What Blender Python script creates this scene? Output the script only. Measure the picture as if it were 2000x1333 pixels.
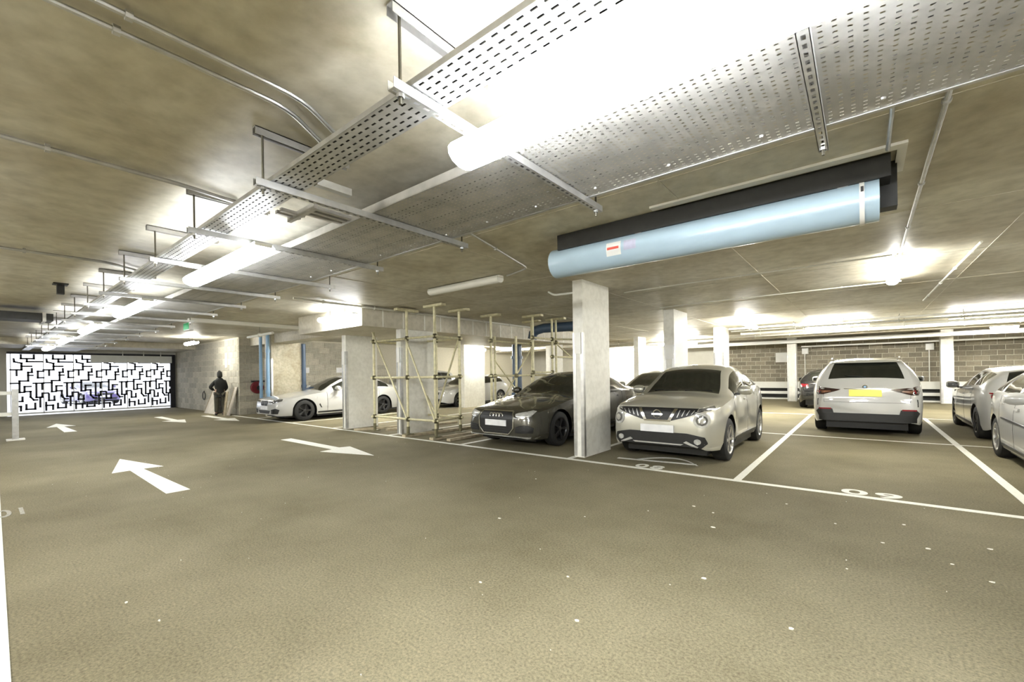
import bpy, bmesh, math, random
import numpy as np
from mathutils import Vector, Matrix
from mathutils.bvhtree import BVHTree
random.seed(7); PI = math.pi
for o in list(bpy.data.objects): bpy.data.objects.remove(o)
S = bpy.context.scene; C = S.collection

# ------------------------------------------------------------------ camera, sky, exposure
CAM_H = 1.32; PSI = math.radians(38.97); ROLL = math.radians(.847)
cd = bpy.data.cameras.new('camera'); cam = bpy.data.objects.new('camera', cd); C.objects.link(cam)
cd.sensor_width = 36; cd.sensor_fit = 'HORIZONTAL'; cd.lens = 848.4 / 2000 * 36
cd.shift_y = (731 - 666.5) / 2000; cd.clip_start = .02; cd.clip_end = 300
cam.matrix_world = Matrix.Translation((0, 0, CAM_H)) @ Matrix.Rotation(PSI, 4, 'Z') @ Matrix.Rotation(PI / 2, 4, 'X') @ Matrix.Rotation(-ROLL, 4, 'Z')
S.camera = cam
w = bpy.data.worlds.new('sky'); S.world = w; w.use_nodes = True
w.node_tree.nodes['Background'].inputs[0].default_value = (.86, .91, 1, 1)
w.node_tree.nodes['Background'].inputs[1].default_value = 1.3
S.view_settings.view_transform = 'Standard'; S.view_settings.look = 'None'
S.view_settings.gamma = 1; S.view_settings.use_curve_mapping = False
S.view_settings.exposure = 1.55
S.cycles.max_bounces = 5; S.cycles.diffuse_bounces = 3; S.cycles.glossy_bounces = 2; S.cycles.transmission_bounces = 2
S.cycles.adaptive_threshold = .02; S.cycles.caustics_reflective = False; S.cycles.caustics_refractive = False
LAMP = 78.0          # radiance of the lamp diffusers over the bays
LAMP_TRAY = 18.0     # radiance of the dimmer row under the tray
LAMP_NEAR = 44.0     # higher radiance of the lamps at the near end of that row

CZ = 2.78            # soffit height
# ------------------------------------------------------------------ materials
def mat(name, col, rough=.6, metal=0., noise=0., scale=8., bump=0., bscale=60., emit=0., col2=None, coat=0., rand=0., spec=.5, detail=6):
    m = bpy.data.materials.new(name); m.use_nodes = True
    nt = m.node_tree; b = nt.nodes['Principled BSDF']
    b.inputs['Base Color'].default_value = (*col, 1); b.inputs['Roughness'].default_value = rough
    b.inputs['Metallic'].default_value = metal; b.inputs['Coat Weight'].default_value = coat
    b.inputs['Coat Roughness'].default_value = .04; b.inputs['Specular IOR Level'].default_value = spec
    N = nt.nodes.new; L = nt.links.new
    if emit:
        b.inputs['Emission Color'].default_value = (*col, 1); b.inputs['Emission Strength'].default_value = emit
    if noise or bump: tc = N('ShaderNodeTexCoord')
    out = None
    if noise:
        n = N('ShaderNodeTexNoise'); n.inputs['Scale'].default_value = scale; n.inputs['Detail'].default_value = detail
        L(tc.outputs['Object'], n.inputs['Vector'])
        r = N('ShaderNodeValToRGB'); r.color_ramp.elements[0].position = .3; r.color_ramp.elements[1].position = .7
        c2 = col2 or tuple(c * (1 - noise) for c in col)
        r.color_ramp.elements[0].color = (*c2, 1); r.color_ramp.elements[1].color = (*col, 1)
        L(n.outputs['Fac'], r.inputs['Fac']); out = r.outputs['Color']; L(out, b.inputs['Base Color'])
    if rand:
        oi = N('ShaderNodeObjectInfo'); mr = N('ShaderNodeMapRange'); mr.inputs['To Min'].default_value = 1 - rand; mr.inputs['To Max'].default_value = 1 + rand * .6
        L(oi.outputs['Random'], mr.inputs['Value']); mx = N('ShaderNodeMix'); mx.data_type = 'RGBA'; mx.blend_type = 'MULTIPLY'; mx.inputs['Factor'].default_value = 1
        if out: L(out, mx.inputs['A'])
        else: mx.inputs['A'].default_value = (*col, 1)
        L(mr.outputs['Result'], mx.inputs['B']); L(mx.outputs['Result'], b.inputs['Base Color'])
    if bump:
        n2 = N('ShaderNodeTexNoise'); n2.inputs['Scale'].default_value = bscale; n2.inputs['Detail'].default_value = 4
        L(tc.outputs['Object'], n2.inputs['Vector']); bp = N('ShaderNodeBump'); bp.inputs['Strength'].default_value = bump; bp.inputs['Distance'].default_value = .01
        L(n2.outputs['Fac'], bp.inputs['Height']); L(bp.outputs['Normal'], b.inputs['Normal'])
    return m

def asphalt():
    m = bpy.data.materials.new('asphalt'); m.use_nodes = True; nt = m.node_tree; b = nt.nodes['Principled BSDF']; N = nt.nodes.new; L = nt.links.new
    tc = N('ShaderNodeTexCoord')
    big = N('ShaderNodeTexNoise'); big.inputs['Scale'].default_value = .55; big.inputs['Detail'].default_value = 7; big.inputs['Roughness'].default_value = .6
    fine = N('ShaderNodeTexNoise'); fine.inputs['Scale'].default_value = 70; fine.inputs['Detail'].default_value = 8; fine.inputs['Roughness'].default_value = .75
    vor = N('ShaderNodeTexNoise'); vor.inputs['Scale'].default_value = 210; vor.inputs['Detail'].default_value = 2
    for n in (big, fine, vor): L(tc.outputs['Object'], n.inputs['Vector'])
    r = N('ShaderNodeValToRGB'); e = r.color_ramp.elements; e[0].position = .28; e[1].position = .72
    e[0].color = (.125, .110, .066, 1); e[1].color = (.225, .202, .136, 1); L(big.outputs['Fac'], r.inputs['Fac'])
    r2 = N('ShaderNodeValToRGB'); e = r2.color_ramp.elements; e[0].position = .3; e[1].position = .75; e[0].color = (.45, .45, .43, 1); e[1].color = (1.65, 1.62, 1.55, 1)
    L(fine.outputs['Fac'], r2.inputs['Fac'])
    mx = N('ShaderNodeMix'); mx.data_type = 'RGBA'; mx.blend_type = 'MULTIPLY'; mx.inputs['Factor'].default_value = 1
    L(r.outputs['Color'], mx.inputs['A']); L(r2.outputs['Color'], mx.inputs['B']); L(mx.outputs['Result'], b.inputs['Base Color'])
    b.inputs['Roughness'].default_value = .85; b.inputs['Specular IOR Level'].default_value = .15
    bp = N('ShaderNodeBump'); bp.inputs['Strength'].default_value = .22; bp.inputs['Distance'].default_value = .005
    L(vor.outputs['Fac'], bp.inputs['Height']); L(bp.outputs['Normal'], b.inputs['Normal'])
    return m

def concrete(name, c1, c2, scale=.9, stain=.35):
    m = bpy.data.materials.new(name); m.use_nodes = True; nt = m.node_tree; b = nt.nodes['Principled BSDF']; N = nt.nodes.new; L = nt.links.new
    tc = N('ShaderNodeTexCoord')
    a = N('ShaderNodeTexNoise'); a.inputs['Scale'].default_value = scale; a.inputs['Detail'].default_value = 8; a.inputs['Roughness'].default_value = .65; a.inputs['Distortion'].default_value = .4
    f = N('ShaderNodeTexNoise'); f.inputs['Scale'].default_value = scale * 9; f.inputs['Detail'].default_value = 5
    for n in (a, f): L(tc.outputs['Object'], n.inputs['Vector'])
    r = N('ShaderNodeValToRGB'); e = r.color_ramp.elements; e[0].position = .3; e[1].position = .68; e[0].color = (*c1, 1); e[1].color = (*c2, 1)
    L(a.outputs['Fac'], r.inputs['Fac'])
    r2 = N('ShaderNodeValToRGB'); e = r2.color_ramp.elements; e[0].position = .25; e[1].position = .6; e[0].color = (1 - stain, 1 - stain, 1 - stain * 1.1, 1); e[1].color = (1, 1, 1, 1)
    L(f.outputs['Fac'], r2.inputs['Fac'])
    mx = N('ShaderNodeMix'); mx.data_type = 'RGBA'; mx.blend_type = 'MULTIPLY'; mx.inputs['Factor'].default_value = 1
    L(r.outputs['Color'], mx.inputs['A']); L(r2.outputs['Color'], mx.inputs['B']); L(mx.outputs['Result'], b.inputs['Base Color'])
    b.inputs['Roughness'].default_value = .52; b.inputs['Specular IOR Level'].default_value = .4
    return m

M = dict(
    floor=asphalt(),
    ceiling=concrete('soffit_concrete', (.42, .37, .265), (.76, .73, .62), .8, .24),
    column=concrete('column_concrete', (.74, .72, .64), (.87, .86, .79), 1.4, .13),
    beam=concrete('beam_concrete', (.52, .48, .38), (.66, .62, .52), 1.2, .2),
    stained=concrete('stained_concrete', (.36, .31, .20), (.56, .52, .40), 1.6, .3),
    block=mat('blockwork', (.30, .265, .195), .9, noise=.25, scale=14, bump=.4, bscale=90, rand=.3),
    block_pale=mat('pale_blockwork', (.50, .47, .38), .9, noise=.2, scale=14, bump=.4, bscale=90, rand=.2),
    mortar=mat('mortar', (.62, .58, .46), .95, noise=.15, scale=20),
    mortar_dark=mat('backing_mortar', (.55, .5, .4), .95, noise=.15, scale=20),
    plaster=mat('painted_wall', (.62, .60, .52), .8, noise=.12, scale=3),
    paint=mat('road_paint', (.80, .79, .70), .6, noise=.16, scale=30),
    paint_worn=mat('worn_road_paint', (.42, .40, .33), .7, noise=.5, scale=40),
    galv=mat('galvanised_steel', (.60, .60, .58), .38, .85, noise=.22, scale=12),
    galv_dull=mat('dull_galvanised_steel', (.50, .49, .46), .5, .7, noise=.25, scale=9),
    rod=mat('threaded_rod', (.13, .12, .09), .5, .6, noise=.2, scale=40),
    white=mat('white_enamel', (.80, .79, .74), .4, noise=.06, scale=5),
    pvc=mat('white_plastic', (.76, .75, .68), .45, noise=.06, scale=6),
    lamp=mat('lamp_diffuser', (1, .985, .93), .4, emit=LAMP),
    lamp_cool=mat('cool_lamp_diffuser', (.93, .96, 1), .4, emit=LAMP_TRAY),
    lamp_mid=mat('dimmed_lamp_diffuser', (1, .985, .93), .4, emit=LAMP * .42),  # same lamp type with the emission turned down
    lamp_near=mat('boosted_lamp_diffuser', (.93, .96, 1), .4, emit=LAMP_NEAR),  # same lamp type with the emission turned up
    black=mat('black_plastic', (.012, .012, .012), .5, noise=.2, scale=20),
    dark=mat('dark_metal', (.03, .03, .028), .5, .3, noise=.3, scale=10),
    gate=mat('black_gate_steel', (.02, .02, .025), .45, .4, noise=.3, scale=10),
    shutter=mat('pale_steel_housing', (.78, .79, .74), .5, .0, noise=.1, scale=4),
    blue=mat('pale_blue_enamel', (.42, .55, .64), .32, .05, noise=.08, scale=4, coat=.3),
    bluepipe=mat('blue_pipe_paint', (.26, .44, .64), .35, noise=.12, scale=6, coat=.2),
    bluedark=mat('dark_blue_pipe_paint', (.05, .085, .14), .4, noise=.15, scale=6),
    scaff=mat('scaffold_steel', (.72, .67, .43), .5, .2, noise=.3, scale=14),
    scaff_dark=mat('scaffold_coupler', (.20, .18, .10), .6, .4, noise=.3, scale=20),
    timber=mat('timber', (.55, .47, .32), .8, noise=.4, scale=9, bump=.2, bscale=30),
    glass=mat('car_glass', (.012, .014, .011), .05, noise=.3, scale=2, spec=.6, coat=.6),
    tyre=mat('tyre_rubber', (.013, .013, .012), .75, noise=.2, scale=30),
    rim=mat('alloy_rim', (.62, .61, .58), .3, .85, noise=.06, scale=12),
    rimdark=mat('dark_alloy_rim', (.045, .045, .045), .35, .7, noise=.15, scale=12),
    chrome=mat('chrome', (.75, .75, .73), .14, 1., noise=.04, scale=10),
    trim=mat('black_car_trim', (.010, .010, .010), .42, noise=.2, scale=12),
    plate_w=mat('white_number_plate', (.82, .82, .82), .4, noise=.14, scale=9, detail=1),
    plate_y=mat('yellow_number_plate', (.85, .72, .10), .4, noise=.12, scale=9, detail=1),
    lens=mat('clear_headlamp', (.62, .62, .58), .12, .25, noise=.35, scale=16, coat=1.),
    lensdark=mat('smoked_headlamp', (.16, .16, .15), .12, .3, noise=.4, scale=22, coat=1.),
    red=mat('red_tail_lamp', (.22, .012, .02), .15, noise=.3, scale=18, coat=1.),
    redsmoke=mat('smoked_tail_lamp', (.035, .010, .008), .12, noise=.6, scale=18, coat=1.),
    amber=mat('tail_lamp_inner', (.15, .065, .035), .2, noise=.3, scale=18, coat=1.),
    pw=mat('white_car_paint', (.43, .43, .41), .28, noise=.03, scale=2, coat=1.),
    pg=mat('dark_grey_car_paint', (.065, .062, .048), .25, .4, noise=.08, scale=2, coat=1.),
    ps=mat('silver_car_paint', (.50, .49, .42), .30, .5, noise=.05, scale=2, coat=1.),
    pb=mat('black_car_paint', (.012, .012, .013), .2, noise=.1, scale=2, coat=1.),
    pv=mat('violet_car_paint', (.10, .08, .20), .25, noise=.1, scale=2, coat=1.),
    skin=mat('skin', (.42, .26, .18), .6, noise=.08, scale=30),
    jacket=mat('black_jacket', (.016, .017, .014), .85, noise=.3, scale=20),
    trousers=mat('olive_trousers', (.075, .070, .050), .9, noise=.3, scale=20),
    hair=mat('dark_hair', (.02, .014, .01), .7, noise=.3, scale=60),
    board=mat('plasterboard', (.62, .57, .48), .85, noise=.2, scale=5),
    redreel=mat('dark_red_enamel', (.16, .012, .02), .35, noise=.2, scale=10),
    green=mat('green_sign', (.05, .35, .14), .5, noise=.1, scale=10, emit=.15),
    sticker_red=mat('red_sticker', (.62, .08, .05), .5, noise=.1, scale=20),
    sticker_lav=mat('lavender_sticker', (.52, .52, .66), .5, noise=.15, scale=30),
    cable=mat('grey_cable', (.25, .25, .24), .6, noise=.2, scale=10),
    ground=mat('outside_paving', (.62, .62, .64), .9, noise=.1, scale=3),
    debris=mat('pale_chips', (.75, .73, .62), .8, noise=.2, scale=20),
    door=mat('grey_door', (.42, .42, .40), .5, noise=.08, scale=4),
)
# ------------------------------------------------------------------ mesh helpers
class MB:
    def __init__(s): s.v = []; s.f = []
    def add(s, v, f):
        n = len(s.v); s.v += [tuple(p) for p in v]; s.f += [tuple(i + n for i in q) for q in f]; return s
    def box(s, x0, x1, y0, y1, z0, z1):
        v = [(x, y, z) for z in (z0, z1) for y in (y0, y1) for x in (x0, x1)]
        return s.add(v, [(0, 2, 3, 1), (4, 5, 7, 6), (0, 1, 5, 4), (2, 6, 7, 3), (0, 4, 6, 2), (1, 3, 7, 5)])
    def bar(s, a, b, wd, ht, up=(0, 0, 1)):
        a, b = Vector(a), Vector(b); d = (b - a).normalized(); u = Vector(up)
        if abs(d.dot(u)) > .98: u = Vector((1, 0, 0))
        sx = d.cross(u).normalized(); uz = sx.cross(d).normalized(); v = []
        for p in (a, b):
            for (i, j) in ((-1, -1), (1, -1), (1, 1), (-1, 1)): v.append(p + sx * i * wd / 2 + uz * j * ht / 2)
        return s.add(v, [(0, 1, 2, 3), (7, 6, 5, 4), (0, 4, 5, 1), (1, 5, 6, 2), (2, 6, 7, 3), (3, 7, 4, 0)])
    def tube(s, pts, r, n=8, cap=True):
        pts = [Vector(p) for p in pts]; rings = []; k0 = len(s.v); up = None
        for i, p in enumerate(pts):
            d = (pts[min(i + 1, len(pts) - 1)] - pts[max(i - 1, 0)]).normalized()
            if up is None:
                up = Vector((0, 0, 1)) if abs(d.z) < .9 else Vector((1, 0, 0))
            sx = d.cross(up).normalized(); up = sx.cross(d).normalized(); rr = r[i] if isinstance(r, (list, tuple)) else r
            for k in range(n):
                a = 2 * PI * k / n; s.v.append(tuple(p + sx * rr * math.cos(a) + up * rr * math.sin(a)))
        for i in range(len(pts) - 1):
            for k in range(n):
                a = k0 + i * n + k; b = k0 + i * n + (k + 1) % n; s.f.append((a, b, b + n, a + n))
        if cap:
            s.f.append(tuple(k0 + k for k in reversed(range(n)))); e = k0 + (len(pts) - 1) * n; s.f.append(tuple(e + k for k in range(n)))
        return s
    def lathe(s, prof, n=24, axis='Z', c=(0, 0, 0), close=False):
        k0 = len(s.v); c = Vector(c)
        for (r, h) in prof:
            for k in range(n):
                a = 2 * PI * k / n; x, y = r * math.cos(a), r * math.sin(a)
                p = {'Z': (x, y, h), 'X': (h, x, y), 'Y': (x, h, y)}[axis]; s.v.append(tuple(c + Vector(p)))
        m = len(prof)
        for i in range(m if close else m - 1):
            for k in range(n):
                a = k0 + i * n + k; b = k0 + i * n + (k + 1) % n; j = ((i + 1) % m) * n; j2 = k0 + j
                s.f.append((a, b, j2 + (k + 1) % n, j2 + k))
        return s
    def prism(s, poly, z0, z1):
        n = len(poly); v = [(x, y, z0) for x, y in poly] + [(x, y, z1) for x, y in poly]
        f = [tuple(reversed(range(n))), tuple(range(n, 2 * n))] + [(i, (i + 1) % n, n + (i + 1) % n, n + i) for i in range(n)]
        return s.add(v, f)
    def mesh(s, name, m, smooth=False):
        me = bpy.data.meshes.new(name); me.from_pydata(s.v, [], s.f); me.materials.append(m)
        bm = bmesh.new(); bm.from_mesh(me); bmesh.ops.recalc_face_normals(bm, faces=bm.faces); bm.to_mesh(me); bm.free()
        if smooth: me.polygons.foreach_set('use_smooth', [True] * len(me.polygons)); me.set_sharp_from_angle(angle=math.radians(40))
        return me
    def build(s, name, m, parent=None, smooth=False, world=False):
        return link(name, s.mesh(name, m, smooth), parent, world)
def link(name, me, parent=None, world=False, loc=None):
    o = bpy.data.objects.new(name, me); C.objects.link(o)
    if loc: o.location = loc
    if parent:
        o.parent = parent
        if world: o.matrix_parent_inverse = Matrix.Translation(-parent.location)
    return o
def tag(o, label=None, cat=None, group=None, kind=None):
    for k, v in (('label', label), ('category', cat), ('group', group), ('kind', kind)):
        if v: o[k] = v
    return o
def thing(name, label, cat, loc=(0, 0, 0), rz=0, group=None, kind=None):
    o = bpy.data.objects.new(name, None); C.objects.link(o); o.location = loc; o.rotation_euler = (0, 0, rz); o.empty_display_size = .2
    return tag(o, label, cat, group, kind)
def holes(mb, x0, x1, y0, y1, z, nx, ny, hx, hy, stagger=True):
    """flat sheet with a real slot in every cell"""
    dx, dy = (x1 - x0) / nx, (y1 - y0) / ny
    for j in range(ny):
        sh = (dx / 2 if (j % 2 and stagger) else 0)
        for i in range(nx):
            ax = x0 + i * dx; bx = ax + dx; ay = y0 + j * dy; by = ay + dy
            cx = ax + dx / 2 + (dx * (.5 - hx / 2) - .002 if sh else 0) * 0; cy = ay + dy / 2
            l, r, u, d = cx - hx * dx / 2, cx + hx * dx / 2, cy + hy * dy / 2, cy - hy * dy / 2
            off = sh * .0
            v = [(ax, ay, z), (bx, ay, z), (bx, by, z), (ax, by, z), (l, d, z), (r, d, z), (r, u, z), (l, u, z)]
            mb.add(v, [(0, 1, 5, 4), (1, 2, 6, 5), (2, 3, 7, 6), (3, 0, 4, 7)])
    return mb
# ------------------------------------------------------------------ the setting
XL, XR, YF, YB = -25.0, 9.0, -6.0, 23.5
def struct(name, mb, m, label=None): return tag(mb.build(name, m), label, None, None, 'structure')
floor = struct('floor', MB().box(XL, XR, YF, YB, -.2, 0), M['floor'], 'dark asphalt car park floor')
ceiling = struct('ceiling', MB().box(XL, XR, YF, YB, CZ, CZ + .25), M['ceiling'], 'stained bare concrete soffit')
wall_back = struct('wall_back', MB().box(XL - .2, XR + .2, YB, YB + .2, 0, CZ), M['mortar'], 'block wall at the far end of the bays')
struct('wall_right', MB().box(XR, XR + .2, YF, YB, 0, CZ), M['plaster'], 'plain wall closing the bays')
struct('wall_front', MB().box(XL, XR, YF - .2, YF, 0, CZ), M['plaster'], 'plain wall behind the opposite bays')
# gate wall at X = XL with the opening Y .85..5.9, Z 0..2.42
GY0, GY1, GZ = .75, 5.86, 2.42
struct('wall_left', MB().box(XL - .2, XL, YF, GY0, 0, CZ).box(XL - .2, XL, GY0, GY1, GZ, CZ).box(XL - .2, XL, GY1, 5.92, 0, CZ), M['plaster'], 'wall above and beside the gate')
# block wall beside the aisle (Y = 5.92) and its return (X = -17.3)
wall_side = struct('wall_side', MB().box(XL, -17.3, 5.92, 6.1, 0, CZ), M['mortar'], 'pale block wall running beside the aisle to the gate')
wall_return = struct('wall_return', MB().box(-17.5, -17.3, 6.1, YB, 0, CZ), M['mortar'], 'block wall behind the white saloon')
# blocks
def blocks(parent, origin, axis, n_len, n_h, m, lim=(None, None), keep=lambda a, z: True, depth=.012, L=.44, Hh=.215, J=.012):
    """axis 'X': face towards -Y ; axis 'Y': face towards +X. Each block is an object sharing mesh data"""
    cache = {}; made = 0
    for r in range(n_h):
        z = r * (Hh + J) + J; hh = min(Hh, CZ - .005 - z)
        if hh < .04: continue
        for i in range(-1, n_len):
            a0 = i * (L + J) + (0 if r % 2 else -(L + J) / 2); a1 = a0 + L
            a0c, a1c = max(a0, lim[0]), min(a1, lim[1])
            if a1c - a0c < .06 or not keep((a0c + a1c) / 2, z): continue
            k = (round(a1c - a0c, 3), round(hh, 3))
            if k not in cache:
                mb = MB(); ln = k[0]; b = .006
                if axis == 'X': v = [(0, 0, 0), (ln, 0, 0), (ln, 0, hh), (0, 0, hh), (b, -depth, b), (ln - b, -depth, b), (ln - b, -depth, hh - b), (b, -depth, hh - b)]
                else: v = [(0, 0, 0), (0, ln, 0), (0, ln, hh), (0, 0, hh), (depth, b, b), (depth, ln - b, b), (depth, ln - b, hh - b), (depth, b, hh - b)]
                mb.add(v, [(4, 5, 6, 7), (0, 1, 5, 4), (1, 2, 6, 5), (2, 3, 7, 6), (3, 0, 4, 7)])
                cache[k] = mb.mesh('block', m)
            o = bpy.data.objects.new('block', cache[k]); C.objects.link(o); o.parent = parent
            o.location = (origin[0] + a0c, origin[1], origin[2] + z) if axis == 'X' else (origin[0], origin[1] + a0c, origin[2] + z); made += 1
    return made
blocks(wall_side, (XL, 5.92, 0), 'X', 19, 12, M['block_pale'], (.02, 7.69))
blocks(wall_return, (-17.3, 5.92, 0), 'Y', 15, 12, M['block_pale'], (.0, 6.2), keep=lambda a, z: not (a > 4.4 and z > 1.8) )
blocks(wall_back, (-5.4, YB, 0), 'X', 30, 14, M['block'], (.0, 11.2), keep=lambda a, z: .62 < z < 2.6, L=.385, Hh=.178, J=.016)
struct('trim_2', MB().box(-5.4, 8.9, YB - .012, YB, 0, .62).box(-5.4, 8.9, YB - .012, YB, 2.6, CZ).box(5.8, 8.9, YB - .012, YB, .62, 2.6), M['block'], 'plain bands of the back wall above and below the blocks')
# painted stretch of the back wall further left, with doors
struct('trim_1', MB().box(-17.3, -5.4, YB - .03, YB, 0, CZ), M['plaster'], 'pale painted stretch of the back wall')
d1 = struct('door_1', MB().box(-10.9, -9.5, YB - .08, YB - .03, 0, 2.05), M['door'], 'grey double door in the far painted wall')
for x in (-10.7, -10.05): MB().box(x, x + .28, YB - .095, YB - .08, 1.25, 1.8).build('door_pane', M['lens'], d1)
MB().box(-11.0, -9.4, YB - .1, YB - .03, 2.05, 2.14).build('door_frame', M['white'], d1)
# floor markings, parts of the floor
def paintpoly(name, poly, label=None, m='paint', z=.004):
    o = MB().prism(poly, .0005, z).build(name, M[m], floor)
    return tag(o, label)
LW = .085
BAYX = [-17.2, -15.4, -12.85, -10.6, -8.2, -5.92, -3.55, -1.2, 1.22, 3.6, 6.0]
paintpoly('bay_front_line', [(-17.3, 5.67), (8, 5.70), (8, 5.785), (-17.3, 5.755)], 'long white line along the mouths of the bays')
for x in BAYX[1:]:
    paintpoly('bay_line', [(x - LW / 2, 5.78), (x + LW / 2, 5.78), (x + LW / 2, 15.6), (x - LW / 2, 15.6)])
paintpoly('bay_back_line', [(-8, 10.34), (8, 10.48), (8, 10.55), (-8, 10.41)], 'thinner white line across the backs of the bays')
paintpoly('bay_back_line', [(-8, 15.4), (8, 15.4), (8, 15.47), (-8, 15.47)])
paintpoly('opposite_bay_line', [(-12, .155), (-1, -.03), (-1, .055), (-12, .24)], 'white line edging the opposite bays')
A1 = [(-9.62, 1.50), (-8.25, 1.78), (-8.28, 1.55), (-6.25, 1.60), (-6.25, 1.37), (-8.28, 1.40), (-8.25, 1.20)]
paintpoly('direction_arrow', A1, 'white arrow pointing down the aisle to the gate')
A2 = [(-6.33, 4.15), (-7.52, 4.42), (-7.58, 4.24), (-9.60, 4.27), (-9.58, 4.05), (-7.5, 4.06), (-7.45, 3.81)]
paintpoly('direction_arrow', A2, 'white arrow pointing away from the gate')
def shift(p, dx, dy): return [(x + dx, y + dy) for x, y in p]
paintpoly('direction_arrow', shift(A1, -9.6, .05), 'small white arrow in front of the gate')
paintpoly('direction_arrow', shift(A2, -9.6, -.15), 'short white dash arrow by the gate')
paintpoly('direction_arrow', shift(A2, -8.6, .95), 'white dash arrow beside the block wall')
def number(txt, x, y, sz, label, m='paint', rz=0, gap=1.0, sx=1.):
    cu = bpy.data.curves.new('bay_number', 'FONT'); cu.body = txt; cu.size = sz; cu.extrude = .0015; cu.align_x = 'CENTER'; cu.space_character = gap
    cu.offset = .006; to = bpy.data.objects.new('t', cu); C.objects.link(to); bpy.context.view_layer.update()
    me = bpy.data.meshes.new_from_object(to.evaluated_get(bpy.context.evaluated_depsgraph_get())); bpy.data.objects.remove(to)
    me.materials.clear(); me.materials.append(M[m]); o = link('bay_number', me, floor, loc=(x, y, .0025)); o.rotation_euler.z = rz; o.scale = (sx, 1, 1); return tag(o, label)
number('09', .05, 5.81, .30, 'white painted bay number 09', gap=1.2, sx=1.55)
number('08', -2.33, 5.80, .30, 'white painted bay number 08', gap=1.2, sx=1.2)
number('301', -6.5, .16, .50, 'worn painted number 301', 'paint_worn', PI / 2, sx=.5)
# thin white curved outline under the nose of the crossover
arc = [(-2.95 + 1.12 * t, 6.22 + .09 * t + .42 * math.sin(PI * max(0, (t - .2) / .8)) ** .8) for t in np.linspace(.2, 1, 14)]
arc2 = [(x + .03, y - .06 if 0 < i < 13 else y) for i, (x, y) in enumerate(arc)]
mb = MB()
for i in range(13): mb.prism([arc2[i], arc2[i + 1], arc[i + 1], arc[i]], .0006, .004)
mb.prism([(-2.96, 6.20), (-1.86, 6.34), (-1.85, 6.42), (-2.96, 6.27)], .0006, .004)
tag(mb.build('curved_marking', M['paint'], floor), 'thin white curved outline on the floor of bay 08')
# ceiling formwork joints are shallow grooves: thin battens left proud, parts of the ceiling
for x in (-13.2, -10.8, -8.4, -6.0, -3.6, -1.2, 1.2, 3.6):
    MB().box(x - .006, x + .006, 2.9, YB, CZ - .004, CZ + .01).build('formwork_joint', M['beam'], ceiling)
for y in (3.3, 5.45, 7.75, 10.1, 12.6, 15.0, 17.4):
    MB().box(XL, XR, y - .006, y + .006, CZ - .004, CZ + .01).build('formwork_joint', M['beam'], ceiling)
# outside
struct('ground', MB().box(-70, XL - .2, -30, 40, -.25, -.02), M['ground'], 'bright paving outside the gate')
# ------------------------------------------------------------------ columns and beams
def column(x0, x1, y0, y1, label, guards=True, z1=CZ, name='concrete_column', sign=False, m='column'):
    t = thing(name, label, 'column', ((x0 + x1) / 2, (y0 + y1) / 2, 0), 0, 'concrete columns')
    MB().box(x0, x1, y0, y1, 0, z1).build('shaft', M[m], t, world=True)
    if guards:
        for (cx, sx) in ((x0, 1), (x1, -1)):
            MB().box(cx - .006 * sx, cx + .05 * sx, y0 - .006, y0, .02, 1.95).box(cx - .006 * sx, cx, y0, y0 + .05, .02, 1.95).build('corner_guard', M['galv'], t, world=True)
    if sign: 
        MB().box(x0 + .03, x1 - .03, y0 - .02, y0 - .006, 1.62, 1.95).build('reflector_plate', M['white'], t, world=True)
    return t
column(-3.56, -3.385, 5.95, 6.85, 'tall blade column between the dark grey saloon and the silver crossover', sign=True)
column(-10.26, -10.08, 5.85, 6.75, 'blade column between the white saloon and the scaffold', z1=2.36, sign=True)
column(-8.18, -8.02, 5.98, 7.0, 'blade column standing inside the scaffold tower', z1=2.36, sign=True)
column(-15.8, -15.3, 6.2, 7.15, 'stained column behind the bonnet of the white saloon with blue pipes', sign=False, m='stained')
column(-3.66, -3.42, 10.25, 11.25, 'column directly behind the roof of the silver crossover', sign=True)
column(-3.9, -3.6, 15.6, 16.4, 'third blade column back behind the silver crossover')
column(-2.50, -2.18, 21.6, 22.0, 'slim column in front of the block wall by the white board sign', sign=False)
column(2.22, 2.55, 22.3, 22.7, 'slim pale column behind the white hatchback', sign=False)
column(-12.6, -12.4, 12.3, 13.5, 'brightly lit white column behind the scaffold', guards=False)
column(-10.3, -10.1, 15.0, 16.0, 'far column seen through the scaffold beside the blue pipe', guards=False)
column(-7.4, -7.2, 17.2, 18.0, 'far column left of the silver saloon roof', guards=False)
def beam(x0, x1, y0, y1, z0, z1, label, parts=0):
    t = thing('concrete_beam', label, 'beam', ((x0 + x1) / 2, (y0 + y1) / 2, 0), 0, None, 'structure')
    MB().box(x0, x1, y0, y1, z0, z1).build('downstand', M['beam'], t, world=True)
    return t
b1 = beam(-10.75, -7.98, 5.0, 13.5, 2.36, CZ, 'wide concrete downstand over the scaffold')
for k in range(14):
    y = 5.5 + k * .55 + random.uniform(-.05, .05)
    MB().box(-7.98, -7.974, y, y + .035, 2.37, CZ - .01).build('board_mark', M['column'], b1, world=True)
beam(-17.3, -10.75, 6.3, 6.9, 2.48, CZ, 'concrete downstand above the white saloon')
beam(XL, -22.0, -6, 5.9, 2.56, CZ, 'shallow soffit drop in front of the gate')
beam(-17.3, XR, 19.4, 19.8, 2.56, CZ, 'shallow downstand across the far bays')
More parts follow.
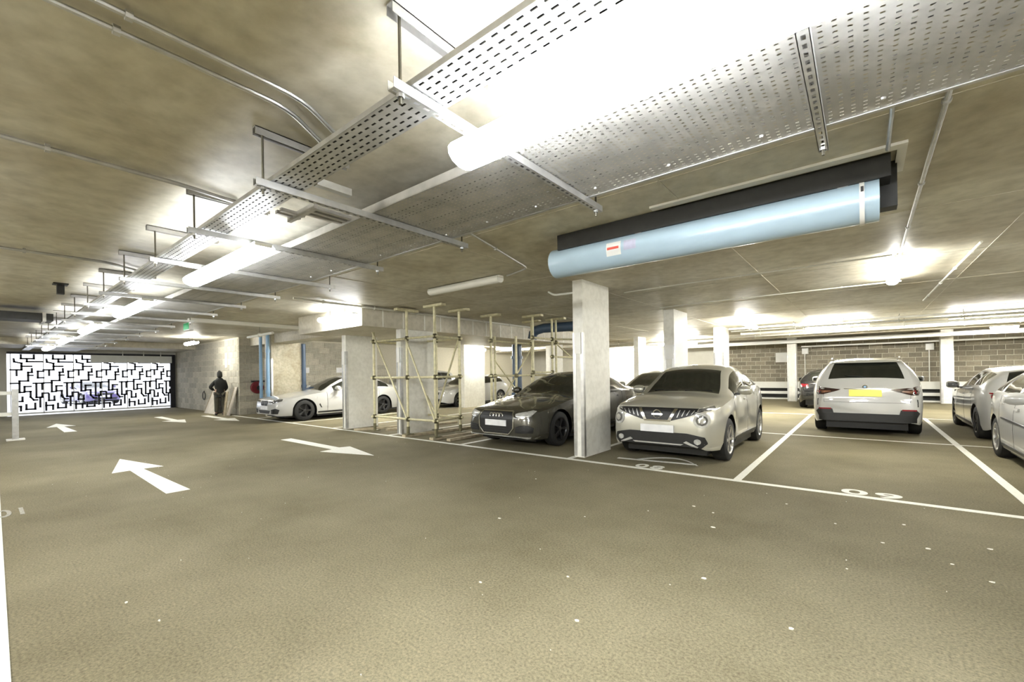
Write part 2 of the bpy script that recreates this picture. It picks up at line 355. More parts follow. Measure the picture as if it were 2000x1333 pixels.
# ------------------------------------------------------------------ lamps
def batten(label, cx, cy, z, ln, axis='X', wd=.16, lit='lamp', group='batten lights', rods=True):
    t = thing('batten_light', label, 'light', (cx, cy, z), 0 if axis == 'X' else PI / 2, group)
    h = ln / 2
    MB().box(-h, h, -wd * .34, wd * .34, .092, .105).build('housing', M['white'], t)
    # diffuser: rounded trough
    n = 10; prof = [(wd / 2 * math.cos(a), .062 - .062 * math.sin(a)) for a in np.linspace(-.75, PI + .75, n)]
    v = []; f = []
    for x in (-h, h): v += [(x, p[0], p[1]) for p in prof]
    for i in range(n - 1): f.append((i, i + 1, n + i + 1, n + i))
    f += [(0, n, 2 * n - 1, n - 1), tuple(range(n)), tuple(range(2 * n - 1, n - 1, -1))]
    MB().add(v, f).build('diffuser', M[lit], t, smooth=True)
    for sx in (-1, 1): MB().box(*sorted((sx * (h - .03), sx * (h + .012))), -wd * .36, wd * .36, .075, .1055).build('end_cap', M['pvc'], t)
    if rods and CZ - z > .12:
        for sx in (-.45, .45): MB().tube([(sx * h, 0, .1), (sx * h, 0, CZ - z - .002)], .006, 6).build('suspension_rod', M['rod'], t)
    for sx in (-.6, .6):
        MB().box(sx * h - .02, sx * h + .02, -wd * .38, wd * .38, .09, .1053).build('clip', M['galv'], t)
    return t
LY = 1.52
row = [(-.60, 'large batten light glaring under the tray closest to the viewer'), (-4.80, 'second batten light under the long tray'), (-8.65, 'third batten light along the tray row'),
       (-12.5, 'fourth batten light along the tray row'), (-16.6, 'fifth batten light along the tray row'), (-20.7, 'last batten light of the tray row before the gate')]
for i, (x, lb) in enumerate(row): batten(lb, x, LY, 2.335, 1.85, 'X', .19, 'lamp_cool' if i else 'lamp_near', 'batten lights under the tray', rods=False)
batten('added unseen batten light further along the tray behind the viewer', 4.3, LY, 2.335, 1.85, 'X', .19, 'lamp_near', 'batten lights under the tray')  # row carried on out of view as extra fill
batten('short bright batten above the rear of bay 09', .38, 8.35, 2.66, 1.9, 'Y', lit='lamp_mid')
batten('batten light above the roof of the white rear-facing car', -.65, 17.1, 2.58, 1.6)
batten('batten light at the picture edge above the white hatchback', 2.75, 17.3, 2.58, 1.7)
batten('batten light turned endwise behind the silver crossover', -2.6, 14.2, 2.6, 2.2, 'Y')
batten('small far lamp on the block wall above the white hatchback', 3.5, 20.6, 2.55, .6)
batten('far lamp above the grey double door', -10.2, 22.7, 2.5, 1.6)
batten('upright lamp on the brightly lit white column', -12.25, 12.95, 2.28, .8, 'Y')
batten('oval lamp beside the block wall near the standing person', -18.2, 4.75, 2.50, 1.1, lit='lamp_mid')
batten('bright batten fixed across the front of the wide downstand', -8.72, 4.88, 2.52, 1.35, 'X', .2, 'lamp_cool')
batten('batten light in the bays behind the scaffold', -14.5, 17.5, 2.6, 1.6)
batten('batten light over the far saloon bays', -6.2, 19.0, 2.45, 1.6)
batten('added batten light brightening the side of the white saloon', -11.9, 7.9, 2.6, 1.6, 'Y')  # lamp added to light the flank of the saloon
batten('added unseen batten light over bay 10 beyond the picture edge', 5.2, 8.4, 2.66, 1.8, 'Y')  # off-screen lamp added to brighten the right-hand bays
for x, lb in ((-9.5, 'added unseen fill light over the far opposite bays'), (-2.6, 'added unseen fill light over the opposite bays behind the viewer'), (4.4, 'added unseen fill light over the opposite end bays')):
    batten(lb, x, -3.2, 2.66, 1.85, 'X')  # unseen fill lamps added behind the camera
t = batten('unlit batten on the soffit in front of the blade column', -4.9, 4.86, 2.665, 1.55, 'X', .15, 'pvc')
# ------------------------------------------------------------------ trays, struts
def tray(name, label, y0, y1, z, x0, x1, xs, nx_m, ny, hx, hy, m, lip=.05):
    t = thing(name, label, 'cable tray', (x1, (y0 + y1) / 2, z))
    x = x1
    while x > x0 + .01:
        a = max(x0, x - 3.0); mb = MB()
        if x > xs: holes(mb, a, x, y0, y1, z, int((x - a) * nx_m), ny, hx, hy)
        else: mb.add([(a, y0, z), (x, y0, z), (x, y1, z), (a, y1, z)], [(0, 1, 2, 3)])
        for y, s in ((y0, 1), (y1, -1)):
            mb.box(a, x, y - .0015, y + .0015, z, z + lip); mb.box(a, x, min(y, y + .014 * s), max(y, y + .014 * s), z + lip - .002, z + lip)
        mb.build('tray_section', m, t, world=True); x = a
    return t
ZT = 2.487
t = tray('cable_tray', 'narrow slotted steel cable tray running the length of the aisle', 1.115, 1.305, ZT, XL + .3, 3.0, -7, 18, 5, .52, .26, M['galv'], .026)
for y in (1.134, 1.172, 1.21, 1.248, 1.286): MB().tube([(3, y, ZT + .018), (-24, y, ZT + .018)], .0145, 6).build('cable', M['black'], t, world=True)  # black cables added behind the slots to make them look dark
t = tray('cable_tray', 'wide perforated steel cable tray beside the batten lights', 1.80, 2.56, ZT, XL + .3, 4.0, -6, 24, 24, .34, .26, M['galv_dull'], .06)
for i, y in enumerate((1.95, 2.02, 2.2, 2.38)):
    MB().tube([(4, y, ZT + .02), (-24, y + .03 * math.sin(i), ZT + .02)], .014, 6).build('cable', M['cable'], t, world=True)
MB().box(XL + .3, 4, 2.563, 2.585, ZT - .004, ZT + .012).build('edge_return', M['galv'], t, world=True)
SX = [1.14, -.145, -1.42, -2.73, -4.0, -5.25, -6.5, -7.75, -9.05, -10.4, -11.7, -13.0, -14.6, -16.2, -17.8, -19.4, -20.9]
for k, x in enumerate(SX):
    lb = {1: 'slotted strut hanging under the wide tray beside the blue fan', 2: 'bright slotted strut and rod closest to the large batten light', 3: 'long strut with a short stub channel above it', 4: 'strut crossing above the second batten light', 5: 'white lit strut at the end of the second batten light'}.get(k, 'strut number %s of the tray run counted from the viewer' % ['one', '', '', '', '', '', 'six', 'seven', 'eight', 'nine', 'ten', 'eleven', 'twelve', 'thirteen', 'fourteen', 'fifteen', 'sixteen'][k])
    t = thing('tray_support', lb, 'strut', (x, 1.9, 2.44), 0, 'tray supports')
    y0, y1 = (1.03, 2.76) if k != 5 else (1.05, 2.9)
    mb = MB().box(x - .0205, x - .0175, y0, y1, 2.441, 2.482).box(x + .0175, x + .0205, y0, y1, 2.441, 2.482)
    if k < 7: 
        n = 34; sub = MB(); holes(sub, x - .0205, x + .0205, y0, y1, 2.441, 1, n, .34, .55); mb.add(sub.v, sub.f)
    else: mb.box(x - .0205, x + .0205, y0, y1, 2.441, 2.444)
    mb.build('strut', M['galv'], t, world=True)
    for y in (y0 + .045, y1 - .06):
        MB().tube([(x, y, 2.40), (x, y, CZ - .01)], .007, 6).build('threaded_rod', M['rod'], t, world=True)
        MB().lathe([(.016, 2.425), (.016, 2.44)], 6, 'Z', (x, y, 0)).build('nut', M['galv'], t, world=True)
    mb = MB().box(x - .0205, x - .017, 1.03, 1.62, CZ - .045, CZ).box(x + .017, x + .0205, 1.03, 1.62, CZ - .045, CZ).box(x - .0205, x + .0205, 1.03, 1.62, CZ - .006, CZ)
    mb.build('ceiling_channel', M['galv_dull'], t, world=True)
# stub channel and small ladder between the trays
t = tag(MB().box(-2.63, -2.585, 1.33, 1.56, 2.50, 2.545).build('stub_channel', M['galv']), 'short stub of channel sitting above the long strut', 'channel')
t = thing('cable_ladder', 'little dark ladder of bars between the two trays', 'cable ladder', (-3.1, 1.6, 2.5))
for k in range(5): MB().box(-3.02 - .07 * k, -2.99 - .07 * k, 1.50 if k < 3 else 1.38, 1.80 if k < 3 else 1.55, 2.505, 2.53).build('rung', M['galv_dull'], t, world=True)
MB().box(-3.36, -2.95, 1.49, 1.52, 2.49, 2.535).build('rail', M['galv_dull'], t, world=True)
# clips on the tray edge are drawn as bright screw heads
t = thing('tray_screws', 'row of bright screw heads under the wide tray edge', 'screws', (0, 2.5, ZT)); t['kind'] = 'thing'
for x in np.arange(1.0, -6, -.46): MB().lathe([(.0, -.012), (.009, -.009), (.011, -.001)], 8, 'Z', (x, 2.47, ZT)).build('screw_head', M['galv'], t, world=True)
# ------------------------------------------------------------------ conduits on the soffit
def conduit(name, label, pts, r, m='galv', cat='conduit', clips=True, group=None, hang=False):
    pts = [Vector(p) for p in pts]; t = thing(name, label, cat, tuple(pts[0]), 0, group)
    # round the corners
    q = [pts[0]]
    for i in range(1, len(pts) - 1):
        a, b, c = pts[i - 1], pts[i], pts[i + 1]; rr = min(.12, (a - b).length * .4, (c - b).length * .4)
        p0 = b + (a - b).normalized() * rr; p1 = b + (c - b).normalized() * rr
        for s in np.linspace(0, 1, 5): q.append((1 - s) ** 2 * p0 + 2 * s * (1 - s) * b + s * s * p1)
    q.append(pts[-1])
    MB().tube(q, r, 8).build('pipe', M[m], t, True, True)
    if clips:
        for i in range(len(pts) - 1):
            a, b = pts[i], pts[i + 1]; n = int((b - a).length / 1.1)
            for k in range(n):
                p = a + (b - a) * ((k + .5) / n); MB().tube([p - (b - a).normalized() * .012, p + (b - a).normalized() * .012], r * 1.7, 8).build('clip', M[m], t, world=True)
                if hang: MB().tube([p, (p.x, p.y, CZ - .002)], .005, 6).build('hanger_rod', M['rod'], t, world=True)
    return t
zc = CZ - .035
conduit('conduit', 'upper of the twin bent conduits on the soffit', [(-2.22, -3, zc), (-2.22, 1.07, zc), (-2.46, 1.45, zc)], .012)
conduit('conduit', 'lower of the twin bent conduits on the soffit', [(-2.35, -3, zc), (-2.35, 1.05, zc), (-2.60, 1.42, zc)], .012)
conduit('conduit', 'single bent conduit crossing the middle of the dark soffit', [(-3.86, -3, zc), (-3.87, .95, zc), (-3.94, 1.35, zc)], .016, 'galv_dull')
conduit('conduit', 'far bent conduit on the dark soffit', [(-7.1, -3, zc), (-7.1, 1.02, zc), (-7.5, 1.5, zc)], .016, 'galv_dull')
conduit('conduit', 'conduit running from the wide tray to the bay 09 light', [(.36, 2.6, zc), (.37, 6.6, zc), (.37, 7.35, zc)], .013)
conduit('conduit', 'thin conduit beside the end of the blue fan', [(.14, 2.7, zc), (.14, 3.75, zc)], .012)
conduit('conduit', 'long conduit joining the bay 09 light to the blade column', [(.3, 7.25, zc), (-2.0, 7.25, zc), (-3.3, 7.3, zc)], .011, 'pvc')
conduit('conduit', 'second long conduit behind the bay 09 light', [(.5, 9.5, zc), (-2.6, 9.5, zc), (-3.5, 9.6, zc)], .011, 'pvc')
conduit('conduit', 'slanting conduit right of the bay 09 light', [(1.06, 7.2, zc), (1.03, 9.4, zc), (1.0, 12.6, zc)], .014, 'pvc')
conduit('conduit', 'conduit to the unlit batten', [(-2.95, 2.75, zc), (-3.5, 4.7, zc), (-4.0, 4.86, zc)], .012)
conduit('conduit', 'conduit edging the soffit towards the wide downstand', [(-7.93, 3.6, CZ - .042), (-7.93, 12.5, CZ - .042)], .022, 'pvc')
for i, (x0, x1, y, z, r, m) in enumerate([(-3.4, 8.5, 15.5, 2.68, .03, 'pvc'), (-3.4, 8.5, 15.8, 2.62, .025, 'galv'), (-3.2, 8.5, 16.25, 2.56, .04, 'pvc'), (-16, 8.5, 18.7, 2.62, .03, 'pvc')]):
    conduit('service_pipe', ['thin pale pipe under the soffit ahead of the far lamps', 'steel pipe just behind the thin pale pipe', 'thicker white pipe in front of the far lamps', 'pale pipe crossing the whole far end'][i], [(x0, y, z), (x1, y, z)], r, m, 'pipe', True, 'service pipes', True)
def boxthing(name, label, cat, b, m, extra=None, group=None):
    t = thing(name, label, cat, ((b[0] + b[1]) / 2, (b[2] + b[3]) / 2, b[4]), 0, group)
    MB().box(*b).build('case', M[m], t, world=True)
    for (nm, bb, mm) in (extra or []): MB().box(*bb).build(nm, M[mm], t, world=True)
    return t
boxthing('white_trunking', 'wide white trunking along the top of the block wall', 'trunking', (-7, 8.8, 21.2, 21.4, 2.42, 2.56), 'pvc', [('lid', (-7, 8.8, 21.19, 21.2, 2.44, 2.54), 'white')])
boxthing('white_trunking', 'narrow white trunking under the wide one', 'trunking', (-2.1, 8.8, 22.7, 22.8, 2.30, 2.36), 'white', [('lid', (-2.1, 8.8, 22.69, 22.7, 2.31, 2.35), 'pvc')])
for i, (x, z) in enumerate(((-2.02, 2.02), (2.02, 2.02))):
    boxthing('junction_box', ['small white box on the block wall left of the white rear-facing car', 'small white box on the block wall right of the white rear-facing car'][i], 'box', (x - .12, x + .12, 23.36, 23.48, z, z + .26), 'pvc', [('drop_pipe', (x - .03, x - .0, 23.42, 23.48, .7, z), 'pvc'), ('cover', (x - .1, x + .1, 23.35, 23.36, z + .02, z + .24), 'white')], 'wall boxes')
boxthing('board_sign', 'white board sign beside the slim column', 'sign', (-3.15, -2.6, 23.44, 23.48, 1.70, 2.10), 'white', [('sign_border', (-3.17, -2.58, 23.45, 23.485, 1.68, 2.12), 'pvc')])
for i, y in enumerate((8.3, 9.7)):
    boxthing('bay_sign', ['small white sign on the dark block wall above the white saloon bonnet', 'small white sign on the block wall next to the blade column'][i], 'sign', (-17.28, -17.26, y - .13, y + .13, 1.48, 1.70), 'white', [('sign_face', (-17.26, -17.255, y - .11, y + .11, 1.5, 1.68), 'plate_w')], 'bay signs')
boxthing('wall_sign', 'tall narrow white sign above the standing person', 'sign', (-18.55, -18.35, 5.88, 5.905, 1.72, 2.25), 'white', [('sign_face', (-18.53, -18.37, 5.875, 5.88, 1.74, 2.23), 'plate_w')])
t = boxthing('exit_sign', 'small box sign with a green face hanging over the aisle', 'sign', (-11.95, -11.55, 2.98, 3.06, 2.40, 2.58), 'white', [('green_face', (-11.93, -11.57, 2.97, 2.98, 2.42, 2.56), 'green'), ('hanger', (-11.77, -11.73, 3.0, 3.04, 2.58, CZ), 'galv')])
boxthing('dark_duct', 'dark rectangular duct above the opposite bays', 'duct', (-13.2, -12.6, -4, 1.0, 2.52, 2.66), 'dark', [('duct_flange', (-13.22, -12.58, -.2, -.15, 2.50, 2.68), 'galv_dull'), ('duct_flange', (-13.22, -12.58, .85, .9, 2.50, 2.68), 'galv_dull')])
boxthing('ceiling_bracket', 'black bracket hanging from the dark soffit', 'bracket', (-9.42, -9.32, .78, .86, 2.62, CZ), 'black', [('plate', (-9.46, -9.28, .74, .9, CZ - .02, CZ), 'dark')])
boxthing('white_trunking', 'pale trunking on the soffit leading to the blue pipes', 'trunking', (-12.6, -12.42, 3.2, 6.2, 2.68, CZ - .005), 'pvc', [('lid', (-12.42, -12.41, 3.2, 6.2, 2.69, 2.77), 'white')])
conduit('conduit', 'white pipe reaching across to the top of the blue pipes', [(-13.9, 5.0, 2.5), (-12.1, 4.95, 2.5)], .035, 'pvc', hang=True)
conduit('conduit', 'camera arm conduit on the left of the tall blade column', [(-3.6, 6.2, 2.64), (-4.1, 6.25, 2.66), (-4.25, 6.3, 2.74)], .018, 'pvc')
# ------------------------------------------------------------------ blue jet fan
FY, FZ, FR = 4.02, 2.515, .152; fx0, fx1 = -2.62, .10
t = thing('jet_fan', 'long pale blue cylindrical fan hung under the soffit', 'fan', (-1.25, FY, FZ))
MB().lathe([(FR * .9, fx0), (FR, fx0 + .01), (FR, fx1 - .10), (FR * .99, fx1 - .10), (FR * .99, fx1 - .085), (FR, fx1 - .085), (FR, fx1), (FR * .9, fx1)], 40, 'X', (0, FY, FZ)).build('fan_casing', M['blue'], t, True, True)
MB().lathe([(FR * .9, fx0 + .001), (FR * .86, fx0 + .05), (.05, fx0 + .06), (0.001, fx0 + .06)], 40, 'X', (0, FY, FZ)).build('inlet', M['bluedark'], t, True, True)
MB().lathe([(FR * .9, fx1 - .001), (FR * .86, fx1 - .05), (.05, fx1 - .06), (0.001, fx1 - .06)], 40, 'X', (0, FY, FZ)).build('outlet', M['dark'], t, True, True)
MB().lathe([(FR + .008, fx1 - .108), (FR + .008, fx1 - .08)], 40, 'X', (0, FY, FZ)).build('strap', M['white'], t, True, True)
MB().box(fx1 - .1, fx1 - .085, FY - FR - .012, FY - FR + .01, FZ + .03, FZ + .065).build('strap_buckle', M['black'], t, world=True)
MB().box(fx1 - .02, fx1 + .10, FY + .05, FY + .17, FZ - .05, CZ).build('end_bracket', M['dark'], t, world=True)
MB().box(fx0 + .12, fx1 + .06, FY - .135, FY + .16, FZ + .105, CZ - .005).build('upper_box', M['dark'], t, world=True)  # plain dark box between the casing and the soffit
MB().box(-1.45, .24, FY - .27, FY - .19, CZ - .02, CZ - .001).box(.19, .24, FY - .189, FY + .25, CZ - .02, CZ - .001).build('pale_strip', M['white'], t, world=True)  # pale L-shaped strip on the soffit beside the dark box
for x in (-1.62, -.1): MB().box(x - .03, x + .03, FY - .12, FY + .12, FZ + FR - .05, CZ).build('hanger', M['galv'], t, world=True)
def on_fan(name, x0, x1, a0, a1, m):
    v = []; n = 6
    for x in (x0, x1):
        for a in np.linspace(a0, a1, n): v.append((x, FY - (FR + .002) * math.cos(a), FZ + (FR + .002) * math.sin(a)))
    MB().add(v, [(i, i + 1, n + i + 1, n + i) for i in range(n - 1)]).build(name, M[m], t, world=True)
on_fan('sticker', -1.93, -1.78, -.45, .40, 'white'); on_fan('sticker_stripe', -1.92, -1.80, -.06, .10, 'sticker_red'); on_fan('rating_label', -1.75, -1.63, -.25, .35, 'sticker_lav')
# ------------------------------------------------------------------ coloured pipes
def pipe(name, label, pts, r, m, collars=(), cat='pipe'):
    t = thing(name, label, cat, pts[0]); MB().tube(pts, r, 14).build('pipe_run', M[m], t, True, True)
    for z in collars: MB().lathe([(r * 1.25, z - .05), (r * 1.25, z + .05)], 14, 'Z', (pts[-1][0], pts[-1][1], 0)).build('collar', M[m], t, True, True)
    return t
pipe('downpipe', 'thicker bright blue downpipe beside the stained column', [(-15.32, 6.205, .50), (-15.32, 6.14, .52), (-15.32, 6.10, .60), (-15.32, 6.10, CZ)], .055, 'bluepipe', (.85, 2.2))
pipe('downpipe', 'thinner blue downpipe left of the thicker one', [(-15.70, 6.205, .50), (-15.70, 6.07, .52), (-15.70, 6.03, .60), (-15.70, 6.03, CZ)], .05, 'bluepipe', (1.1,))
pipe('downpipe', 'dark blue downpipe on the far side of the stained column', [(-15.25, 7.25, 0), (-15.25, 7.25, 2.48)], .07, 'bluedark', (1.0,))
pipe('downpipe', 'wide dark blue pipe standing behind the scaffold', [(-9.55, 12.1, 0), (-9.55, 12.1, 2.4)], .17, 'bluedark', (.6, 1.9))
pipe('elbow_duct', 'dark blue elbow duct under the soffit behind the scaffold', [(-7.25, 9.9, 2.30), (-7.22, 9.9, 2.45), (-7.1, 9.92, 2.54), (-6.9, 9.95, 2.58), (-5.9, 10.1, 2.58)], .13, 'bluedark', (), 'duct')
# ------------------------------------------------------------------ gate
gate = thing('gate', 'wide gate of black maze-patterned panels against daylight', 'gate', (XL + .1, 3.3, 0))
gx = XL + .03
bounds = [.84, 1.69, 2.52, 3.36, 4.18, 4.98, 5.70]
SEG = [[(445, 545), (445, 580), (565, 580), (565, 545)], [(500, 580), (500, 610), (640, 610)], [(380, 585), (385, 612), (450, 625), (450, 690), (352, 690)], [(450, 655), (540, 655)],
       [(545, 680), (545, 715), (510, 715), (510, 800), (430, 800), (430, 912), (470, 912)], [(510, 745), (550, 745)], [(652, 770), (600, 770), (600, 705), (652, 705)], [(405, 692), (405, 745)], [(430, 822), (352, 822)],
       [(530, 855), (475, 855), (475, 905), (530, 905), (530, 960)], [(560, 825), (652, 825)], [(585, 825), (585, 965), (640, 965), (640, 925)], [(640, 826), (640, 885)], [(400, 935), (400, 1000), (455, 1000), (455, 960)],
       [(490, 1035), (490, 1080), (572, 1080), (572, 1025)], [(620, 965), (620, 1060)], [(352, 925), (390, 925)], [(372, 1020), (372, 1095)], [(372, 1050), (440, 1050), (440, 1090)], [(530, 960), (560, 990), (590, 990)]]
for k in range(6):
    y0, y1 = bounds[k], bounds[k + 1]; mb = MB(); ph = 2.36
    def P(p): return (gx, y0 + (p[0] - 350) / 305 * (y1 - y0), .12 + (1110 - p[1]) / 575 * (ph - .12))
    for s in SEG:
        for a, b in zip(s[:-1], s[1:]):
            a, b = Vector(P(a)), Vector(P(b)); d = (b - a).normalized() * .018; mb.bar(a - d * 1.9, b + d * 1.9, .06, .04, (1, 0, 0))
    mb.build('gate_panel', M['gate'], gate, world=True)
    MB().box(gx - .02, gx + .02, y0 - .012, y0 + .012, .06, ph).build('panel_stile', M['shutter'], gate, world=True)
MB().box(gx - .05, gx + .09, 5.68, 5.86, .0, 2.42).build('gate_post', M['gate'], gate, world=True)
MB().box(gx - .05, gx + .08, .75, 5.86, 2.36, 2.44).build('gate_head', M['gate'], gate, world=True)
MB().box(gx - .02, gx + .02, .75, 5.70, .05, .11).build('bottom_rail', M['shutter'], gate, world=True)
MB().box(gx + .03, gx + .16, 3.02, 5.72, 2.06, 2.36).build('shutter_housing', M['shutter'], gate, world=True)
for y in (4.0, 4.7, 5.3): MB().box(gx + .14, gx + .16, y, y + .03, 2.36, CZ).build('hanger', M['pvc'], gate, world=True)
# hoop guard at the mouth of the opposite bays
t = thing('hoop_guard', 'pale steel guard rail at the picture edge by the aisle', 'guard rail', (-14.8, .15, 0))
for y in (.56, -.45): MB().box(-14.85, -14.75, y - .05, y + .05, 0, 1.15).build('post', M['galv'], t, world=True); MB().box(-14.92, -14.68, y - .14, y + .14, 0, .03).build('base_plate', M['pvc'], t, world=True)
for z in (.55, 1.02): MB().box(-14.83, -14.77, -1.6, .6, z, z + .08).build('rail', M['pvc'], t, world=True)
# crash barrier in front of the block wall
t = thing('crash_barrier', 'low white crash barrier along the foot of the block wall', 'barrier', (0, 23.1, 0))
MB().box(-7, 8.9, 23.1, 23.3, .50, .78).build('rail', M['pvc'], t, world=True); MB().box(-7, 8.9, 23.05, 23.12, .24, .36).build('rail', M['white'], t, world=True)
MB().box(-7, 8.9, 23.34, 23.46, .02, .5).build('backing', M['dark'], t, world=True); MB().box(-7, 8.9, 23.0, 23.2, 0, .06).build('kerb', M['pvc'], t, world=True)
for x in np.arange(-6.5, 8.5, 2.4): MB().box(x - .05, x + .05, 23.12, 23.32, 0, .5).build('post', M['galv'], t, world=True)
# ------------------------------------------------------------------ scaffold
def scaffold(label, posts, ledgers, braces, heads, z_of):
    t = thing('scaffold_tower', label, 'scaffold', (posts[0][0], posts[0][1], 0), 0, 'scaffold towers')
    for (x, y, z1) in posts:
        MB().tube([(x, y, .06), (x, y, z1)], .029, 8).build('standard', M['scaff'], t, True, True)
        MB().box(x - .09, x + .09, y - .09, y + .09, .05, .065).build('base_plate', M['scaff_dark'], t, world=True)
        MB().tube([(x, y, .065), (x, y, .22)], .035, 8).build('screw_jack', M['scaff_dark'], t, True, True)
    for (a, b, z) in ledgers:
        pa, pb = posts[a], posts[b]; d = (Vector(pb[:2]) - Vector(pa[:2])).normalized() * .08
        MB().tube([(pa[0] - d.x, pa[1] - d.y, z), (pb[0] + d.x, pb[1] + d.y, z)], .024, 8).build('ledger', M['scaff'], t, True, True)
        for p in (pa, pb): MB().lathe([(.034, z - .05), (.046, z - .02), (.046, z + .02), (.034, z + .05)], 8, 'Z', (p[0], p[1], 0)).build('coupler', M['scaff_dark'], t, world=True)
    for (a, z0, b, z1) in braces:
        MB().tube([(posts[a][0], posts[a][1] - .03, z0), (posts[b][0], posts[b][1] - .03, z1)], .02, 8).build('brace', M['scaff'], t, True, True)
    for (i, ax) in heads:
        x, y, z1 = posts[i]; MB().box(x - (.28 if ax == 'X' else .06), x + (.28 if ax == 'X' else .06), y - (.28 if ax == 'Y' else .06), y + (.28 if ax == 'Y' else .06), z1 - .02, z1 + .03).build('head_plate', M['scaff'], t, world=True)
    return t
P1 = [(-8.88, 5.86, 2.34), (-7.64, 5.86, 2.72), (-6.82, 5.93, 2.74), (-6.95, 6.75, 2.74), (-7.72, 6.75, 2.34), (-8.95, 6.75, 2.34)]
LZ = (.38, 1.28, 2.12)
L1 = [(0, 1, z) for z in LZ] + [(1, 2, z) for z in LZ] + [(2, 3, z) for z in LZ] + [(0, 5, z) for z in LZ] + [(3, 4, z) for z in LZ] + [(4, 5, z) for z in LZ]
scaffold('yellowish scaffold tower standing around the blade column', P1, L1, [(0, 2.34, 1, .4), (1, 2.1, 2, .4), (4, .4, 3, 2.1), (5, 2.1, 4, .4)], [(2, 'X'), (3, 'X'), (1, 'Y')], None)
P2 = [(-6.9, 7.75, 2.72), (-6.95, 9.45, 2.72), (-6.2, 9.5, 2.72), (-6.3, 7.95, 2.2), (-7.35, 8.4, 2.3)]
scaffold('scaffold tower behind the bonnet of the dark grey saloon', P2, [(0, 1, z) for z in (1.28, 2.12)] + [(1, 2, z) for z in (1.28, 2.12)] + [(0, 3, 1.28)] + [(4, 0, 1.28)], [(4, .3, 1, 2.0), (1, .3, 4, 1.7)], [(0, 'X'), (1, 'X'), (2, 'X')], None)
P3 = [(-6.25, 8.55, 2.72), (-6.22, 9.35, 2.72), (-5.3, 10.6, 2.72), (-6.2, 11.9, 2.72)]
scaffold('scaffold tower above the roof of the dark grey saloon', P3, [(0, 1, z) for z in (1.35, 2.2)] + [(1, 2, 2.2), (3, 1, 1.75)], [(3, 1.0, 1, 2.2)], [(0, 'X'), (3, 'X')], None)
for i, (x0, y0, x1, y1, w_) in enumerate([(-9.6, 5.86, -8.9, 7.6, .11), (-7.64, 5.84, -7.5, 8.2, .12), (-6.82, 5.9, -6.75, 8.4, .12), (-8.9, 6.3, -8.7, 8.3, .1), (-6.42, 6.0, -6.45, 8.0, .1)]):
    t = tag(MB().bar((x0, y0 - .1, .026), (x1, y1, .026), w_, .048).build('timber_sole_board', M['timber']),
            ['timber sole board under the outermost scaffold standard', 'timber sole board under the middle scaffold standard', 'timber sole board under the scaffold standard closest to the dark grey saloon', 'short timber sole board behind the blade column', 'timber board lying loose beside the dark grey saloon'][i], 'board', 'sole boards')
# ------------------------------------------------------------------ cars
def pchip(pts):
    x = np.array([p[0] for p in pts], float); y = np.array([p[1] for p in pts], float); h = np.diff(x); d = np.diff(y) / h; m = np.zeros(len(x))
    for i in range(1, len(x) - 1):
        if d[i - 1] * d[i] > 0:
            w1, w2 = 2 * h[i] + h[i - 1], h[i] + 2 * h[i - 1]; m[i] = (w1 + w2) / (w1 / d[i - 1] + w2 / d[i])
    m[0], m[-1] = d[0], d[-1]
    def f(q):
        i = int(min(max(np.searchsorted(x, q) - 1, 0), len(h) - 1)); t = (q - x[i]) / h[i]; t = min(max(t, 0), 1)
        return (2 * t**3 - 3 * t**2 + 1) * y[i] + (t**3 - 2 * t**2 + t) * h[i] * m[i] + (-2 * t**3 + 3 * t**2) * y[i + 1] + (t**3 - t**2) * h[i] * m[i + 1]
    return f
WH = {}
def wheel_mesh(R, wd, spokes, dark):
    k = (R, wd, spokes, dark)
    if k in WH: return WH[k]
    tyre = MB().lathe([(R * .66, -wd / 2), (R * .90, -wd / 2), (R * .975, -wd * .42), (R, -wd * .25), (R, wd * .25), (R * .975, wd * .42), (R * .90, wd / 2), (R * .66, wd / 2)], 36, 'X', close=True).mesh('wheel', M['tyre'], True)
    ri = MB().lathe([(R * .67, -wd * .30), (R * .67, wd * .47), (R * .70, wd * .50), (R * .64, wd * .50), (R * .60, wd * .40), (R * .60, -wd * .1)], 36, 'X')
    ri.lathe([(R * .16, wd * .2), (R * .15, wd * .42), (R * .05, wd * .45), (.001, wd * .45)], 16, 'X')
    for s in range(spokes):
        a = 2 * PI * s / spokes
        for da in (-.10, .10):
            p0 = Vector((wd * .36, math.cos(a) * R * .10, math.sin(a) * R * .10)); p1 = Vector((wd * .42, math.cos(a + da) * R * .64, math.sin(a + da) * R * .64))
            ri.bar(p0, p1, R * .075, .02, (1, 0, 0))
    rim = ri.mesh('rim', M['rimdark' if dark else 'rim'])
    disc = MB().lathe([(.001, 0), (R * .52, 0), (R * .52, wd * .05), (.001, wd * .05)], 24, 'X').mesh('brake_disc', M['dark'])
    WH[k] = (tyre, rim, disc); return WH[k]

